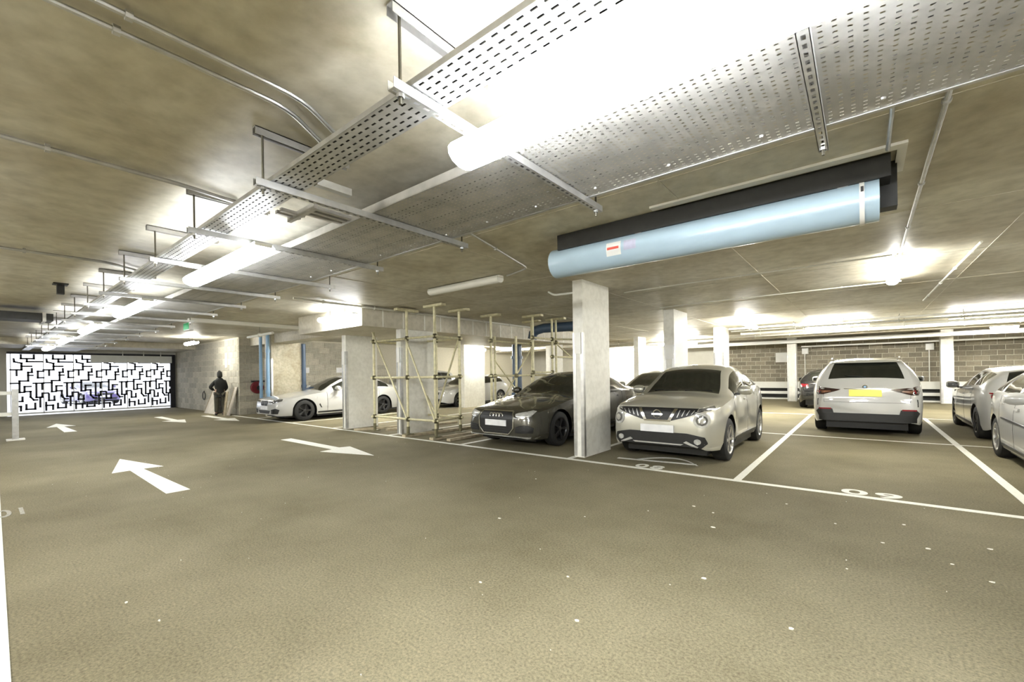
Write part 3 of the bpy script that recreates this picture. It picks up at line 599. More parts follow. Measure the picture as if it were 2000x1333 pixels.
def make_car(label, spec, loc, rz, paint, K=.935, dark_rims=False, detail=True, group=None, cat='car', name='car'):
    L, W = spec['L'], spec['W'] / 2; zt_, belt, wb_, we_ = (pchip(spec[k]) for k in ('top', 'belt', 'wb', 'we'))
    yf, yr, R, Ra, sill = spec['yf'], spec['yr'], spec['R'], spec['Ra'], spec['sill']
    cowl, head, rhead, deck = spec['glass']; side0, side1 = spec['side']; pil = spec['pil']
    t = thing(name, label, cat, loc, rz, group); t.scale = (K, K, K)
    ys = sorted(set([round(v, 3) for v in np.concatenate([np.linspace(0, L, int(L / .05) + 1), np.array([.01, .025, .045, .07, .1, .13, L - .01, L - .025, L - .045, L - .07, L - .1, L - .13]),
         [yf - Ra, yf - Ra + .012, yf + Ra - .012, yf + Ra, yr - Ra, yr - Ra + .012, yr + Ra - .012, yr + Ra, cowl, head, rhead, deck]])]))
    nb, ng, nt = 9, 7, 7; PH = [0, .12, .45, .78, 1.]; PW = spec.get('prof', [.95, .985, 1.0, .99, .955])
    rings = []; zr = pchip(spec['bot'])
    for y in ys:
        zt, zb, wb, we = zt_(y), belt(y), wb_(y) * W, we_(y) * W; cr = spec.get('crown', .055) * min(1, max(.25, y / .4), max(.25, (L - y) / .3))
        ze = zt - cr; zb = min(zb, ze - .012); zs = zr(y); z0 = zs
        for c in (yf, yr):
            if abs(y - c) < Ra: z0 = max(z0, R + math.sqrt(max(0, Ra * Ra - (y - c) ** 2)))
        z0 = min(z0, zb - .03); h = []
        for j in range(nb + 1):
            z = z0 + (zb - z0) * j / nb; h.append((wb * np.interp((z - zs) / max(zb - zs, .01), PH, PW), z))
        wB = h[-1][0]; we = min(we, wB - .004)
        for j in range(1, ng + 1):
            s = j / ng; h.append((wB + (we - wB) * s + .045 * math.sin(PI * s) * min(1, (ze - zb) / .4), zb + (ze - zb) * s))
        for j in range(1, nt + 1):
            s = j / nt; h.append((we * (1 - s), ze + (zt - ze) * (1 - (1 - s) ** 2.4)))
        rings.append([(x, y, z) for x, z in h] + [(-x, y, z) for x, z in reversed(h[:-1])])
    nr = len(rings[0]); V = [p for r in rings for p in r]; Fs = {}
    def put(k, f): Fs.setdefault(k, []).append(f)
    allf = []
    for i in range(len(ys) - 1):
        ym = (ys[i] + ys[i + 1]) / 2
        for k in range(nr - 1):
            f = (i * nr + k, i * nr + k + 1, (i + 1) * nr + k + 1, (i + 1) * nr + k); kk = min(k, nr - 2 - k); sgn = 'l' if k < nr // 2 else 'r'; key = 'body'
            if kk >= nb + ng:
                r = kk - nb - ng
                if r >= 1:
                    if cowl < ym < head: key = 'windscreen'
                    elif rhead < ym < deck and r >= spec.get('rw_row', 1): key = 'rear_window'
            elif kk >= nb + 1 and kk < nb + ng - 1:
                gh = rings[i][nb + ng][2] - rings[i][nb][2]
                if side0 < ym < side1 and gh > .16:
                    if any(abs(ym - p) < .045 for p in pil): key = 'pillar_trim'
                    else: key = 'side_window_%s%d' % (sgn, sum(ym > p for p in pil))
            if spec.get('roofdark') and False: pass
            put(key, f); allf.append(f)
    for f in (tuple(range(nr)), tuple((len(ys) - 1) * nr + k for k in range(nr))): put('body', f); allf.append(f)
    bvh = BVHTree.FromPolygons([Vector(v) for v in V], allf)
    for k, fs in sorted(Fs.items()):
        idx = {}; vv = []; ff = []
        for f in fs:
            g = []
            for a in f:
                if a not in idx: idx[a] = len(vv); vv.append(V[a])
                g.append(idx[a])
            ff.append(tuple(g))
        nm = k.rstrip('0123456789').rstrip('lr').rstrip('_') if k.startswith('side') else k
        MB().add(vv, ff).build(nm, M['glass'] if 'window' in k or 'windscreen' in k else (M['trim'] if k == 'pillar_trim' else paint), t, True)
    # dark underside, lowered and widened to deepen the shade beneath, and wheel housings
    MB().box(-W * .72, W * .72, .35, L - .22, .13, sill + .42).box(-W * .88, W * .88, yf + Ra + .06, yr - Ra - .06, .13, sill + .03).build('underbody_shade', M['trim'], t)
    for (yc) in (yf, yr): MB().box(-W * .80, W * .80, yc - Ra - .03, yc + Ra + .03, R * .9, R + Ra + .03 if R + Ra + .05 < belt(yc) else belt(yc) - .05).build('wheel_housing', M['trim'], t)
    ty, rm, dk = wheel_mesh(R, .225, spec.get('spokes', 5), dark_rims)
    for (yc) in (yf, yr):
        for sx in (1, -1):
            o = link('wheel', ty, t, loc=(sx * (wb_(yc) * W - .135), yc, R)); o.rotation_euler.z = 0 if sx > 0 else PI
            link('rim', rm, o); link('brake_disc', dk, o)
    # mirrors
    ym = cowl + spec.get('mir', .42); zm = belt(ym) + .07
    for sx in (1, -1):
        mb = MB(); xb = wb_(ym) * W * .93
        mb.lathe([(.001, -.12), (.05, -.11), (.075, -.06), (.082, .0), (.075, .07), (.05, .10), (.001, .105)], 12, 'X', (sx * (xb + .15), ym, zm + .03)); 
        o = mb.build('mirror', paint, t, True); MB().box(*sorted((sx * (xb - .06), sx * (xb + .07))), ym - .02, ym + .05, zm - .05, zm - .015).build('mirror_arm', M['trim'], o)
        MB().box(*sorted((sx * (xb + .07), sx * (xb + .23))), ym + .055, ym + .08, zm - .015, zm + .07).build('mirror_glass', M['glass'], o)
    DIR = {'F': Vector((0, 1, 0)), 'B': Vector((0, -1, 0)), 'R': Vector((-1, 0, 0)), 'L': Vector((1, 0, 0)), 'T': Vector((0, 0, -1))}
    def patch(nm, poly, m, d='F', off=.006, nrow=9, ncol=9, skew=0., parent=None):
        zs = [p[1] for p in poly]; z0, z1 = min(zs), max(zs); D = DIR[d].copy()
        if d in 'FB' and skew: D = Vector((-skew, DIR[d].y, 0)).normalized()
        out = []; inn = []
        for i in range(nrow):
            z = z0 + 1e-4 + (z1 - z0 - 2e-4) * i / (nrow - 1); xs = []
            for a, b in zip(poly, poly[1:] + poly[:1]):
                if (a[1] - z) * (b[1] - z) <= 0 and a[1] != b[1]: xs.append(a[0] + (b[0] - a[0]) * (z - a[1]) / (b[1] - a[1]))
            if not xs: xs = [poly[0][0]]
            for j in range(ncol):
                a = min(xs) + (max(xs) - min(xs)) * j / (ncol - 1)
                if d in 'FB': tgt = Vector((a, .5 if d == 'F' else L - .5, z)); org = Vector((a, 0 if d == 'F' else L, z)) - D * 2.0
                elif d == 'T': org = Vector((a, z, 3)); tgt = None
                else: org = Vector((3 if d == 'R' else -3, a, z)); tgt = None
                hit = bvh.ray_cast(org, D)[0]
                if hit is None:
                    hit = bvh.find_nearest(org + D * 2.0)[0]
                out.append(hit - D * off); inn.append(hit + D * .012)
        n = nrow * ncol; f = [(i * ncol + j, i * ncol + j + 1, (i + 1) * ncol + j + 1, (i + 1) * ncol + j) for i in range(nrow - 1) for j in range(ncol - 1)]
        bd = [j for j in range(ncol)] + [i * ncol + ncol - 1 for i in range(1, nrow)] + [(nrow - 1) * ncol + j for j in range(ncol - 2, -1, -1)] + [i * ncol for i in range(nrow - 2, 0, -1)]
        f += [(bd[i], bd[(i + 1) % len(bd)], bd[(i + 1) % len(bd)] + n, bd[i] + n) for i in range(len(bd))]
        return MB().add(out + inn, f).build(nm, M[m] if isinstance(m, str) else m, parent or t, True)
    def both(nm, poly, m, d='F', **kw):
        sk = kw.pop('skew', 0.)
        return [patch(nm, poly, m, d, skew=sk, **kw), patch(nm, [(-x, z) for x, z in poly], m, d, skew=-sk, **kw)]
    def sides(nm, poly, m, **kw): return [patch(nm, poly, m, d, **kw) for d in 'RL']
    if detail:
        # shut lines, handles
        for y in spec['doors']:
            sides('door_gap', [(y - .005, sill + .10), (y + .005, sill + .10), (y + .005, belt(y) - .0), (y - .005, belt(y) - .0)], 'trim', off=.0015, ncol=2)
        for y in spec['doors'][1:]:
            sides('door_handle', [(y - .26, belt(y) - .115), (y - .06, belt(y) - .115), (y - .06, belt(y) - .085), (y - .26, belt(y) - .085)], paint, off=.022, nrow=3, ncol=5)
        sides('side_skirt', [(yf + Ra + .04, sill + .0), (yr - Ra - .04, sill + .0), (yr - Ra - .04, sill + .09), (yf + Ra + .04, sill + .09)], spec.get('skirt', 'trim'), off=.012, nrow=3)
        sides('waist_trim', [(side0 + .25, belt(side0 + .3) + .002), (side1 - .05, belt(side1) + .002), (side1 - .05, belt(side1) + .022), (side0 + .25, belt(side0 + .3) + .022)], spec.get('waist', 'trim'), off=.008, nrow=3, ncol=24)
    return t, patch, both, sides, bvh
def ellipse(cx, cz, rx, rz, n=20): return [(cx + rx * math.cos(2 * PI * k / n), cz + rz * math.sin(2 * PI * k / n)) for k in range(n)]
def rect(x0, x1, z0, z1): return [(x0, z0), (x1, z0), (x1, z1), (x0, z1)]
SALOON = dict(L=4.93, W=1.87, yf=.87, yr=3.80, R=.335, Ra=.385, sill=.19,
    top=[(0, .58), (.03, .66), (.12, .735), (.5, .83), (1.0, .91), (1.5, .975), (1.95, 1.20), (2.4, 1.385), (2.85, 1.455), (3.3, 1.44), (3.75, 1.345), (4.3, 1.12), (4.6, 1.075), (4.82, 1.04), (4.90, .95), (4.93, .80)],
    belt=[(0, .52), (.15, .64), (.6, .755), (1.5, .90), (3.0, .955), (4.2, .985), (4.8, .96), (4.93, .75)],
    bot=[(0, .24), (.1, .20), (.5, .19), (4.4, .20), (4.85, .27), (4.93, .34)],
    wb=[(0, .66), (.03, .74), (.1, .82), (.25, .90), (.55, .965), (1.0, .99), (2.0, 1.0), (3.5, 1.0), (4.2, .965), (4.65, .89), (4.85, .80), (4.93, .70)],
    we=[(0, .58), (.1, .72), (.4, .80), (1.4, .82), (1.6, .80), (2.4, .63), (3.0, .61), (3.6, .62), (4.3, .70), (4.75, .72), (4.93, .6)],
    glass=(1.52, 2.42, 3.62, 4.30), side=(1.72, 4.08), pil=(2.72, 3.66), doors=(1.62, 2.72, 3.62), spokes=5)
CROSS = dict(L=4.13, W=1.77, yf=.84, yr=3.37, R=.34, Ra=.40, sill=.24,
    top=[(0, .70), (.03, .83), (.10, .90), (.35, .975), (.8, 1.045), (1.15, 1.085), (1.5, 1.27), (1.85, 1.475), (2.3, 1.565), (2.9, 1.535), (3.4, 1.42), (3.75, 1.22), (3.95, 1.05), (4.08, .95), (4.13, .80)],
    belt=[(0, .60), (.1, .76), (.5, .89), (1.2, .98), (2.2, 1.02), (3.2, 1.10), (3.8, 1.05), (4.13, .75)],
    bot=[(0, .30), (.1, .25), (.5, .23), (3.6, .24), (4.05, .32), (4.13, .40)],
    wb=[(0, .68), (.03, .76), (.1, .845), (.25, .925), (.55, .99), (.85, 1.0), (1.5, .965), (2.4, .965), (3.2, 1.0), (3.7, .97), (4.0, .86), (4.13, .72)],
    we=[(0, .60), (.1, .74), (.4, .82), (1.1, .82), (1.3, .80), (1.9, .66), (2.5, .64), (3.2, .62), (3.9, .66), (4.13, .6)],
    glass=(1.17, 1.86, 3.30, 3.85), side=(1.36, 3.25), pil=(2.28,), doors=(1.28, 2.28, 3.05), spokes=6, crown=.06, skirt='trim')
SUV = dict(L=4.71, W=1.89, yf=.88, yr=3.75, R=.365, Ra=.415, sill=.26,
    top=[(0, .66), (.03, .80), (.12, .90), (.5, .98), (1.3, 1.08), (1.7, 1.28), (2.2, 1.57), (2.7, 1.665), (3.4, 1.665), (4.1, 1.61), (4.28, 1.56), (4.50, 1.22), (4.60, 1.08), (4.67, .98), (4.71, .80)],
    belt=[(0, .56), (.1, .72), (.5, .90), (1.3, 1.02), (2.5, 1.07), (4.0, 1.13), (4.4, 1.08), (4.71, .76)],
    bot=[(0, .30), (.2, .25), (4.3, .25), (4.6, .27), (4.71, .30)],
    wb=[(0, .66), (.03, .74), (.1, .83), (.3, .93), (.8, .99), (2, 1.0), (3.7, 1.0), (4.2, .985), (4.5, .95), (4.64, .90), (4.71, .82)],
    we=[(0, .6), (.1, .74), (.5, .82), (1.3, .82), (2.2, .68), (3.0, .665), (3.8, .655), (4.25, .65), (4.5, .78), (4.62, .80), (4.71, .74)],
    glass=(1.32, 2.15, 4.24, 4.50), side=(1.55, 4.05), pil=(2.55, 3.45), doors=(1.45, 2.55, 3.45), spokes=5, crown=.05)
HATCH = dict(L=4.32, W=1.77, yf=.80, yr=3.49, R=.32, Ra=.365, sill=.19,
    top=[(0, .58), (.03, .68), (.12, .76), (.5, .86), (1.2, .96), (1.6, 1.17), (2.05, 1.36), (2.5, 1.43), (3.2, 1.42), (3.75, 1.36), (3.86, 1.32), (4.10, 1.04), (4.22, .96), (4.28, .88), (4.32, .72)],
    belt=[(0, .50), (.1, .64), (.5, .78), (1.3, .90), (2.5, .95), (3.6, 1.01), (4.0, .98), (4.32, .68)],
    bot=[(0, .24), (.2, .19), (3.9, .20), (4.25, .28), (4.32, .34)],
    wb=[(0, .66), (.03, .74), (.1, .82), (.3, .93), (.8, .99), (2, 1.0), (3.4, 1.0), (3.8, .98), (4.1, .92), (4.25, .85), (4.32, .76)],
    we=[(0, .58), (.1, .72), (.5, .8), (1.2, .80), (2.05, .65), (2.6, .63), (3.3, .62), (3.8, .61), (4.1, .72), (4.32, .66)],
    glass=(1.22, 2.02, 3.82, 4.10), side=(1.45, 3.72), pil=(2.35, 3.15), doors=(1.35, 2.35, 3.15), spokes=6)
def plate(patch, z, m, d, wd=.52, ht=.112, off=.012): patch('number_plate', rect(-wd / 2, wd / 2, z - ht / 2, z + ht / 2), m, d, off=off, nrow=3, ncol=7)
def ring_badge(t, bvh, d, L, xs, z, R, r, m='chrome', name='badge_ring'):
    mb = MB(); y0 = -1 if d == 'F' else L + 1; D = Vector((0, 1 if d == 'F' else -1, 0)); h = bvh.ray_cast(Vector((0, y0, z)), D)[0]; y = h.y - D.y * .016
    for x in xs: mb.lathe([(R + r * math.cos(a), y + r * .6 * math.sin(a)) for a in np.linspace(0, 2 * PI, 7)[:-1]], 20, 'Y', (x, 0, z), close=True)
    return mb.build(name, M[m], t, True)

# 1 dark grey saloon, nose to the aisle
t, patch, both, sides, bvh = make_car('dark grey saloon with a tall black grille parked nose-out beside the tall blade column', SALOON, (-5.12, 5.86, 0), 0, M['pg'], dark_rims=True)
patch('front_bumper_chin', [(-.80, .215), (.80, .215), (.84, .25), (-.84, .25)], 'galv', 'F', off=.022, nrow=3, ncol=17)
patch('grille', [(-.30, .30), (.30, .30), (.40, .40), (.41, .60), (.36, .70), (-.36, .70), (-.41, .60), (-.40, .40)], 'trim', 'F', off=.012, nrow=12, ncol=13)
fr = [((-.31, .285), (-.42, .40)), ((-.42, .40), (-.43, .60)), ((-.43, .60), (-.37, .715))]
for (a, b) in fr:
    both('grille_frame', [(a[0] - .013, a[1]), (a[0] + .013, a[1]), (b[0] + .013, b[1]), (b[0] - .013, b[1])], 'chrome', 'F', off=.02, nrow=5, ncol=3)
for z in (.285, .715): patch('grille_frame', rect(-.37 if z > .5 else -.31, .37 if z > .5 else .31, z - .010, z + .010), 'chrome', 'F', off=.02, nrow=3, ncol=9)
for z in (.34, .38, .60, .64, .68): patch('grille_slat', rect(-.34, .34, z - .005, z + .005), 'dark', 'F', off=.017, nrow=2, ncol=9)
ring_badge(t, bvh, 'F', 4.93, (-.114, -.038, .038, .114), .625, .047, .008)
plate(patch, .49, 'plate_w', 'F', off=.03)
both('headlamp', [(.46, .62), (.60, .60), (.80, .64), (.87, .72), (.80, .735), (.60, .70), (.46, .675)], 'lens', 'F', off=.008, skew=.35, ncol=13)
both('headlamp_strip', [(.50, .60), (.62, .585), (.80, .625), (.80, .64), (.62, .60), (.50, .615)], 'chrome', 'F', off=.014, skew=.35, ncol=9)
both('side_intake', [(.46, .32), (.80, .32), (.82, .42), (.70, .47), (.47, .44)], 'trim', 'F', off=.010, skew=.2)
for z in (.36, .40): both('intake_bar', rect(.50, .78, z - .006, z + .006), 'dark', 'F', off=.016, skew=.2, nrow=2)
patch('roof_rail_strip', [(-.5, 2.5), (-.47, 2.5), (-.47, 3.5), (-.5, 3.5)], 'chrome', 'T', off=.006, nrow=9, ncol=2)
both('tail_lamp', [(.55, .80), (.88, .82), (.88, .92), (.55, .90)], 'red', 'B', off=.008, skew=-.3)

# 2 silver crossover
t, patch, both, sides, bvh = make_car('silver crossover with round lamps parked nose-out in bay 08', CROSS, (-2.32, 6.18, 0), 0, M['ps'], K=.92)
patch('lower_bumper', [(-.62, .26), (.62, .26), (.73, .36), (.69, .46), (.45, .50), (-.45, .50), (-.69, .46), (-.73, .36)], 'trim', 'F', off=.010, nrow=11, ncol=19)
patch('skid_strip', [(-.36, .315), (.36, .315), (.40, .335), (-.40, .335)], 'galv', 'F', off=.020, nrow=3, ncol=11)
both('skid_horn', [(.40, .36), (.60, .285), (.66, .29), (.44, .385)], 'galv', 'F', off=.020, nrow=5, ncol=5)
patch('grille', [(-.22, .68), (.22, .68), (.44, .745), (.66, .83), (.80, .855), (.80, .875), (-.80, .875), (-.80, .855), (-.66, .83), (-.44, .745)], 'trim', 'F', off=.008, nrow=9, ncol=17)
both('grille_chevron', [(.165, .685), (.215, .685), (.31, .865), (.26, .865)], 'chrome', 'F', off=.018, nrow=7, ncol=3)
patch('grille_chevron_base', [(-.21, .665), (.21, .665), (.20, .69), (-.20, .69)], 'chrome', 'F', off=.018, nrow=3, ncol=9)
for z in (.73, .77, .81, .845): patch('grille_slat', rect(-.20, .20, z - .005, z + .005), 'dark', 'F', off=.014, nrow=2, ncol=9)
for i in range(4): both('grille_fin', [(.30 + .07 * i, .735 + .018 * i), (.312 + .07 * i, .735 + .018 * i), (.352 + .07 * i, .845), (.34 + .07 * i, .845)], 'galv', 'F', off=.014, nrow=4, ncol=2)
ring_badge(t, bvh, 'F', 4.13, (0,), .775, .062, .009); patch('badge_bar', rect(-.085, .085, .763, .787), 'chrome', 'F', off=.024, nrow=3, ncol=5)
both('upper_lamp', [(.62, .835), (.84, .845), (.93, .875), (.92, .91), (.80, .895), (.64, .87)], 'lensdark', 'F', off=.008, skew=.45, ncol=12)
both('round_headlamp', ellipse(.665, .70, .125, .115), 'lens', 'F', off=.012, skew=.25, nrow=13, ncol=11)
for r0 in both('round_headlamp_ring', ellipse(.665, .70, .085, .078), 'lensdark', 'F', off=.016, skew=.25, nrow=11, ncol=9): pass
both('round_headlamp_bulb', ellipse(.665, .70, .055, .05), 'chrome', 'F', off=.022, skew=.25, nrow=9, ncol=7)
plate(patch, .555, 'plate_w', 'F', off=.035)
both('fog_lamp', ellipse(.60, .385, .05, .045), 'lens', 'F', off=.022, skew=.1, nrow=7, ncol=7)
both('tail_lamp', [(.60, .90), (.84, .88), (.86, 1.05), (.70, 1.02)], 'red', 'B', off=.008, skew=-.3)
for s in (-1, 1): MB().tube([(s * .06, 1.20, 1.10), (s * .50, 1.25, 1.10)], .008, 6).build('wiper', M['trim'], t)
MB().box(-.04, .04, 1.75, 1.78, 1.36, 1.42).build('interior_mirror', M['lens'], t)

# 3 white SUV, tail to the aisle
t, patch, both, sides, bvh = make_car('white sport utility car seen from behind with a yellow number plate', SUV, (.02, 11.0 + 4.71 * .935, 0), PI, M['pw'], dark_rims=True)
patch('rear_lower_bumper', [(-.80, .27), (.80, .27), (.80, .47), (-.80, .47)], 'trim', 'B', off=.022, nrow=6, ncol=19)
both('rear_vent', [(.52, .40), (.80, .40), (.84, .50), (.80, .56), (.56, .56)], 'trim', 'B', off=.012, skew=-.15)
both('rear_reflector', rect(.58, .80, .545, .575), 'red', 'B', off=.018, skew=-.15, nrow=3)
both('corner_slot', rect(.845, .885, .63, .79), 'trim', 'B', off=.010, skew=-.35, ncol=4)
both('tail_lamp', [(.38, .975), (.58, .91), (.72, .865), (.95, .865), (.95, 1.04), (.86, 1.09), (.74, 1.02)], 'redsmoke', 'B', off=.012, skew=-.25, ncol=13)
both('tail_lamp_inner', [(.56, .93), (.74, .895), (.76, .96), (.60, .955)], 'amber', 'B', off=.018, skew=-.2)
both('tail_lamp_ring', ellipse(.84, .955, .05, .05), 'red', 'B', off=.018, skew=-.3, nrow=7, ncol=7)
plate(patch, .90, 'plate_y', 'B', .54, .14, .016)
patch('plate_recess_lip', [(-.34, .985), (.34, .985), (.36, 1.0), (-.36, 1.0)], 'ps' if False else 'chrome', 'B', off=.012, nrow=2, ncol=9)
patch('badge', ellipse(0, 1.03, .042, .042), 'chrome', 'B', off=.014, nrow=7, ncol=7); patch('badge_centre', ellipse(0, 1.03, .025, .025), 'bluepipe', 'B', off=.018, nrow=5, ncol=5)
patch('tailgate_gap', [(-.70, .70), (.70, .70), (.70, .706), (-.70, .706)], 'trim', 'B', off=.002, nrow=2, ncol=15)
both('tailgate_gap', [(.70, .70), (.706, .70), (.716, .87), (.71, .87)], 'trim', 'B', off=.002, nrow=4, ncol=2)
patch('spoiler', [(-.58, 1.545), (.58, 1.545), (.56, 1.60), (-.56, 1.60)], M['pw'], 'B', off=.07, nrow=4, ncol=13)
patch('rear_wiper', [(0, 1.235), (.34, 1.26), (.34, 1.272), (0, 1.25)], 'trim', 'B', off=.02, nrow=3, ncol=9)
for s in (-1, 1):
    MB().lathe([(.045, 4.62), (.05, 4.72), (.04, 4.72), (.036, 4.60)], 14, 'Y', (s * .62, 0, .37)).build('exhaust_tip', M['chrome'], t, True)
    MB().bar((s * .59, 1.9 + .4, 1.665), (s * .585, 3.9, 1.66), .03, .035).build('roof_rail', M['chrome'], t)

# 4 white saloon at the left bays
t, patch, both, sides, bvh = make_car('white saloon with dark wheels parked nose-out under the small wall signs', SALOON, (-13.93, 5.43, 0), 0, M['pw'], dark_rims=True)
both('kidney_grille', [(.03, .52), (.20, .52), (.24, .60), (.20, .68), (.03, .68)], 'trim', 'F', off=.012)
both('headlamp', [(.34, .62), (.62, .60), (.88, .66), (.86, .735), (.62, .70), (.36, .68)], 'lensdark', 'F', off=.008, skew=.4, ncol=13)
patch('lower_intake', [(-.34, .27), (.34, .27), (.42, .37), (-.42, .37)], 'trim', 'F', off=.010, ncol=13)
both('side_intake', [(.50, .27), (.78, .27), (.82, .40), (.72, .44), (.50, .40)], 'trim', 'F', off=.010, skew=.25)
plate(patch, .45, 'plate_w', 'F', off=.02)
sides('fender_vent', [(1.32, .52), (1.40, .40), (1.43, .40), (1.36, .54)], 'trim', off=.006, nrow=5, ncol=4)
both('tail_lamp', [(.50, .82), (.88, .82), (.88, .92), (.50, .90)], 'red', 'B', off=.008, skew=-.3)

# 5 white hatchback in the second row, tail towards the viewer
t, patch, both, sides, bvh = make_car('white hatchback with a red tail lamp parked in the row behind bay 10', HATCH, (2.42, 10.95 + 4.32 * .935, 0), PI, M['pw'], dark_rims=True)
both('tail_lamp', [(.50, .80), (.90, .79), (.90, .93), (.60, .93), (.50, .88)], 'red', 'B', off=.010, skew=-.35, ncol=11)
plate(patch, .62, 'plate_y', 'B'); patch('rear_lower_bumper', rect(-.60, .60, .28, .40), 'trim', 'B', off=.01, ncol=13)
patch('badge', ellipse(0, .90, .04, .04), 'chrome', 'B', off=.012, nrow=7, ncol=7)
# 6 silver white hatchback cut by the right edge
t, patch, both, sides, bvh = make_car('pale silver hatchback cut off by the picture edge in bay 10', dict(HATCH, waist='trim', pil=(2.35, 3.22), spokes=7), (2.30, 10.22 - 4.32 * .92, 0), 0, M['pw'], K=.92)
both('tail_lamp', [(.50, .80), (.90, .79), (.90, .93), (.60, .93), (.50, .88)], 'red', 'B', off=.010, skew=-.35, ncol=11)
both('headlamp', [(.40, .60), (.84, .62), (.80, .72), (.44, .68)], 'lens', 'F', off=.008, skew=.35)
sides('door_moulding', [(1.5, .62), (3.0, .64), (3.0, .68), (1.5, .66)], 'trim', off=.012, nrow=3, ncol=16)
# 7.. background cars
def face(both, patch, front=True):
    both('headlamp', [(.40, .60), (.84, .62), (.82, .71), (.44, .68)], 'lens', 'F', off=.008, skew=.35); patch('grille', [(-.36, .56), (.36, .56), (.38, .66), (-.38, .66)], 'trim', 'F', off=.010, ncol=11)
    patch('lower_intake', [(-.5, .27), (.5, .27), (.55, .38), (-.55, .38)], 'trim', 'F', off=.010, ncol=11); plate(patch, .47, 'plate_w', 'F', off=.016)
    both('tail_lamp', [(.52, .80), (.88, .80), (.88, .92), (.52, .90)], 'red', 'B', off=.010, skew=-.3)
t, patch, both, sides, bvh = make_car('silver saloon in the second row half hidden by the silver crossover', SALOON, (-4.85, 10.75, 0), 0, M['ps'], detail=False); face(both, patch)
t, patch, both, sides, bvh = make_car('black hatchback half hidden beside the white rear-facing car', HATCH, (-.95, 17.6 + 4.32 * .935, 0), PI, M['pb'], detail=False); face(both, patch)
t, patch, both, sides, bvh = make_car('white hatchback glimpsed through the scaffold', HATCH, (-13.6, 11.7, 0), 0, M['pw'], detail=False); face(both, patch)
t, patch, both, sides, bvh = make_car('tall white car behind the boot of the white saloon', SUV, (-16.2, 10.6, 0), 0, M['pw'], detail=False); face(both, patch)
for i, (y, rz) in enumerate(((-.6, .3), (4.6, .2))):
    t, patch, both, sides, bvh = make_car(['violet car outside the gate at the left of the opening', 'dark violet car outside the gate near the black post'][i], HATCH, (-31 - 2 * i, y, -.02), rz + PI / 2, M['pv'], detail=False, group='cars outside the gate'); face(both, patch)
# ------------------------------------------------------------------ person
def skin(name, nodes, edges, m, parent=None, sub=2, root=0):
    me = bpy.data.meshes.new(name); me.from_pydata([n[:3] for n in nodes], edges, []); me.materials.append(M[m])
    o = bpy.data.objects.new(name, me); C.objects.link(o); o.parent = parent
    bm = bmesh.new(); bm.from_mesh(me); lay = bm.verts.layers.skin.verify(); bm.verts.ensure_lookup_table()
    for i, n in enumerate(nodes): bm.verts[i][lay].radius = (n[3], n[4] if len(n) > 4 else n[3]); bm.verts[i][lay].use_root = (i == root)
    bm.to_mesh(me); bm.free()
    o.modifiers.new('skin', 'SKIN').use_smooth_shade = True; s = o.modifiers.new('subsurf', 'SUBSURF'); s.levels = sub; s.render_levels = sub
    return o
# local frame: faces -X (towards the gate); left = -Y ; standing, elbow out
NB = [(0, 0, .88, .13, .12), (.01, 0, 1.05, .125, .115), (.02, 0, 1.25, .15, .125), (.02, 0, 1.35, .07), (.0, 0, 1.42, .052), (-.015, 0, 1.47, .07, .08), (-.02, 0, 1.55, .085, .09), (-.005, 0, 1.62, .06),
      (.02, -.10, .80, .085), (.01, -.11, .46, .06), (.03, -.12, .10, .042), (-.10, -.12, .035, .04),
      (.02, .10, .80, .085), (.0, .11, .46, .06), (.03, .12, .10, .042), (-.10, .13, .035, .04),
      (.02, -.15, 1.27, .045), (-.05, -.29, 1.05, .035), (-.17, -.17, .95, .028), (-.21, -.12, .93, .026),
      (.02, .15, 1.27, .045), (.02, .21, 1.02, .035), (-.13, .17, .92, .028), (-.18, .14, .90, .026)]
EB = [(0, 1), (1, 2), (2, 3), (3, 4), (4, 5), (5, 6), (6, 7), (0, 8), (8, 9), (9, 10), (10, 11), (0, 12), (12, 13), (13, 14), (14, 15), (2, 16), (16, 17), (17, 18), (18, 19), (2, 20), (20, 21), (21, 22), (22, 23)]
for s, b in ((19, (-.21, -.12, .93)), (23, (-.18, .14, .90))):
    sg = -1 if b[1] < 0 else 1
    for k in range(5):
        ln = (.055, .07, .075, .07, .05)[k]; n = len(NB)
        dz = (.03, .018, .004, -.010, -.024)[k]
        NB += [(b[0] - .02, b[1] - sg * .02, b[2] + dz, .0085), (b[0] - .02 - ln * .5, b[1] - sg * (.02 + ln * .4), b[2] + dz, .008), (b[0] - .01 - ln * .5, b[1] - sg * (.03 + ln * .8), b[2] + dz - .01, .0065)]
        EB += [(s, n), (n, n + 1), (n + 1, n + 2)]
person = skin('person', NB, EB, 'skin'); person.location = (-17.97, 5.52, 0); person.rotation_euler.z = -.15; person.scale = (.95, .95, .95)
tag(person, 'person in a black hooded jacket and olive trousers standing by the block wall', 'person')
NJ = [(0, 0, .82, .165, .15), (.01, 0, 1.0, .165, .15), (.02, 0, 1.20, .18, .15), (.02, 0, 1.34, .13, .12), (.01, 0, 1.43, .085),
      (.02, -.16, 1.25, .085), (-.05, -.30, 1.05, .065), (-.175, -.165, .945, .05), (.02, .16, 1.25, .085), (.02, .22, 1.02, .065), (-.14, .165, .915, .05), (.015, 0, .70, .15, .14)]
skin('jacket', NJ, [(0, 1), (1, 2), (2, 3), (3, 4), (2, 5), (5, 6), (6, 7), (2, 8), (8, 9), (9, 10), (0, 11)], 'jacket', person)
NT = [(.01, 0, .86, .14, .13), (.02, -.10, .78, .105), (.01, -.11, .46, .08), (.03, -.12, .09, .065), (.02, .10, .78, .105), (.0, .11, .46, .08), (.03, .12, .09, .065)]
skin('trousers', NT, [(0, 1), (1, 2), (2, 3), (0, 4), (4, 5), (5, 6)], 'trousers', person)
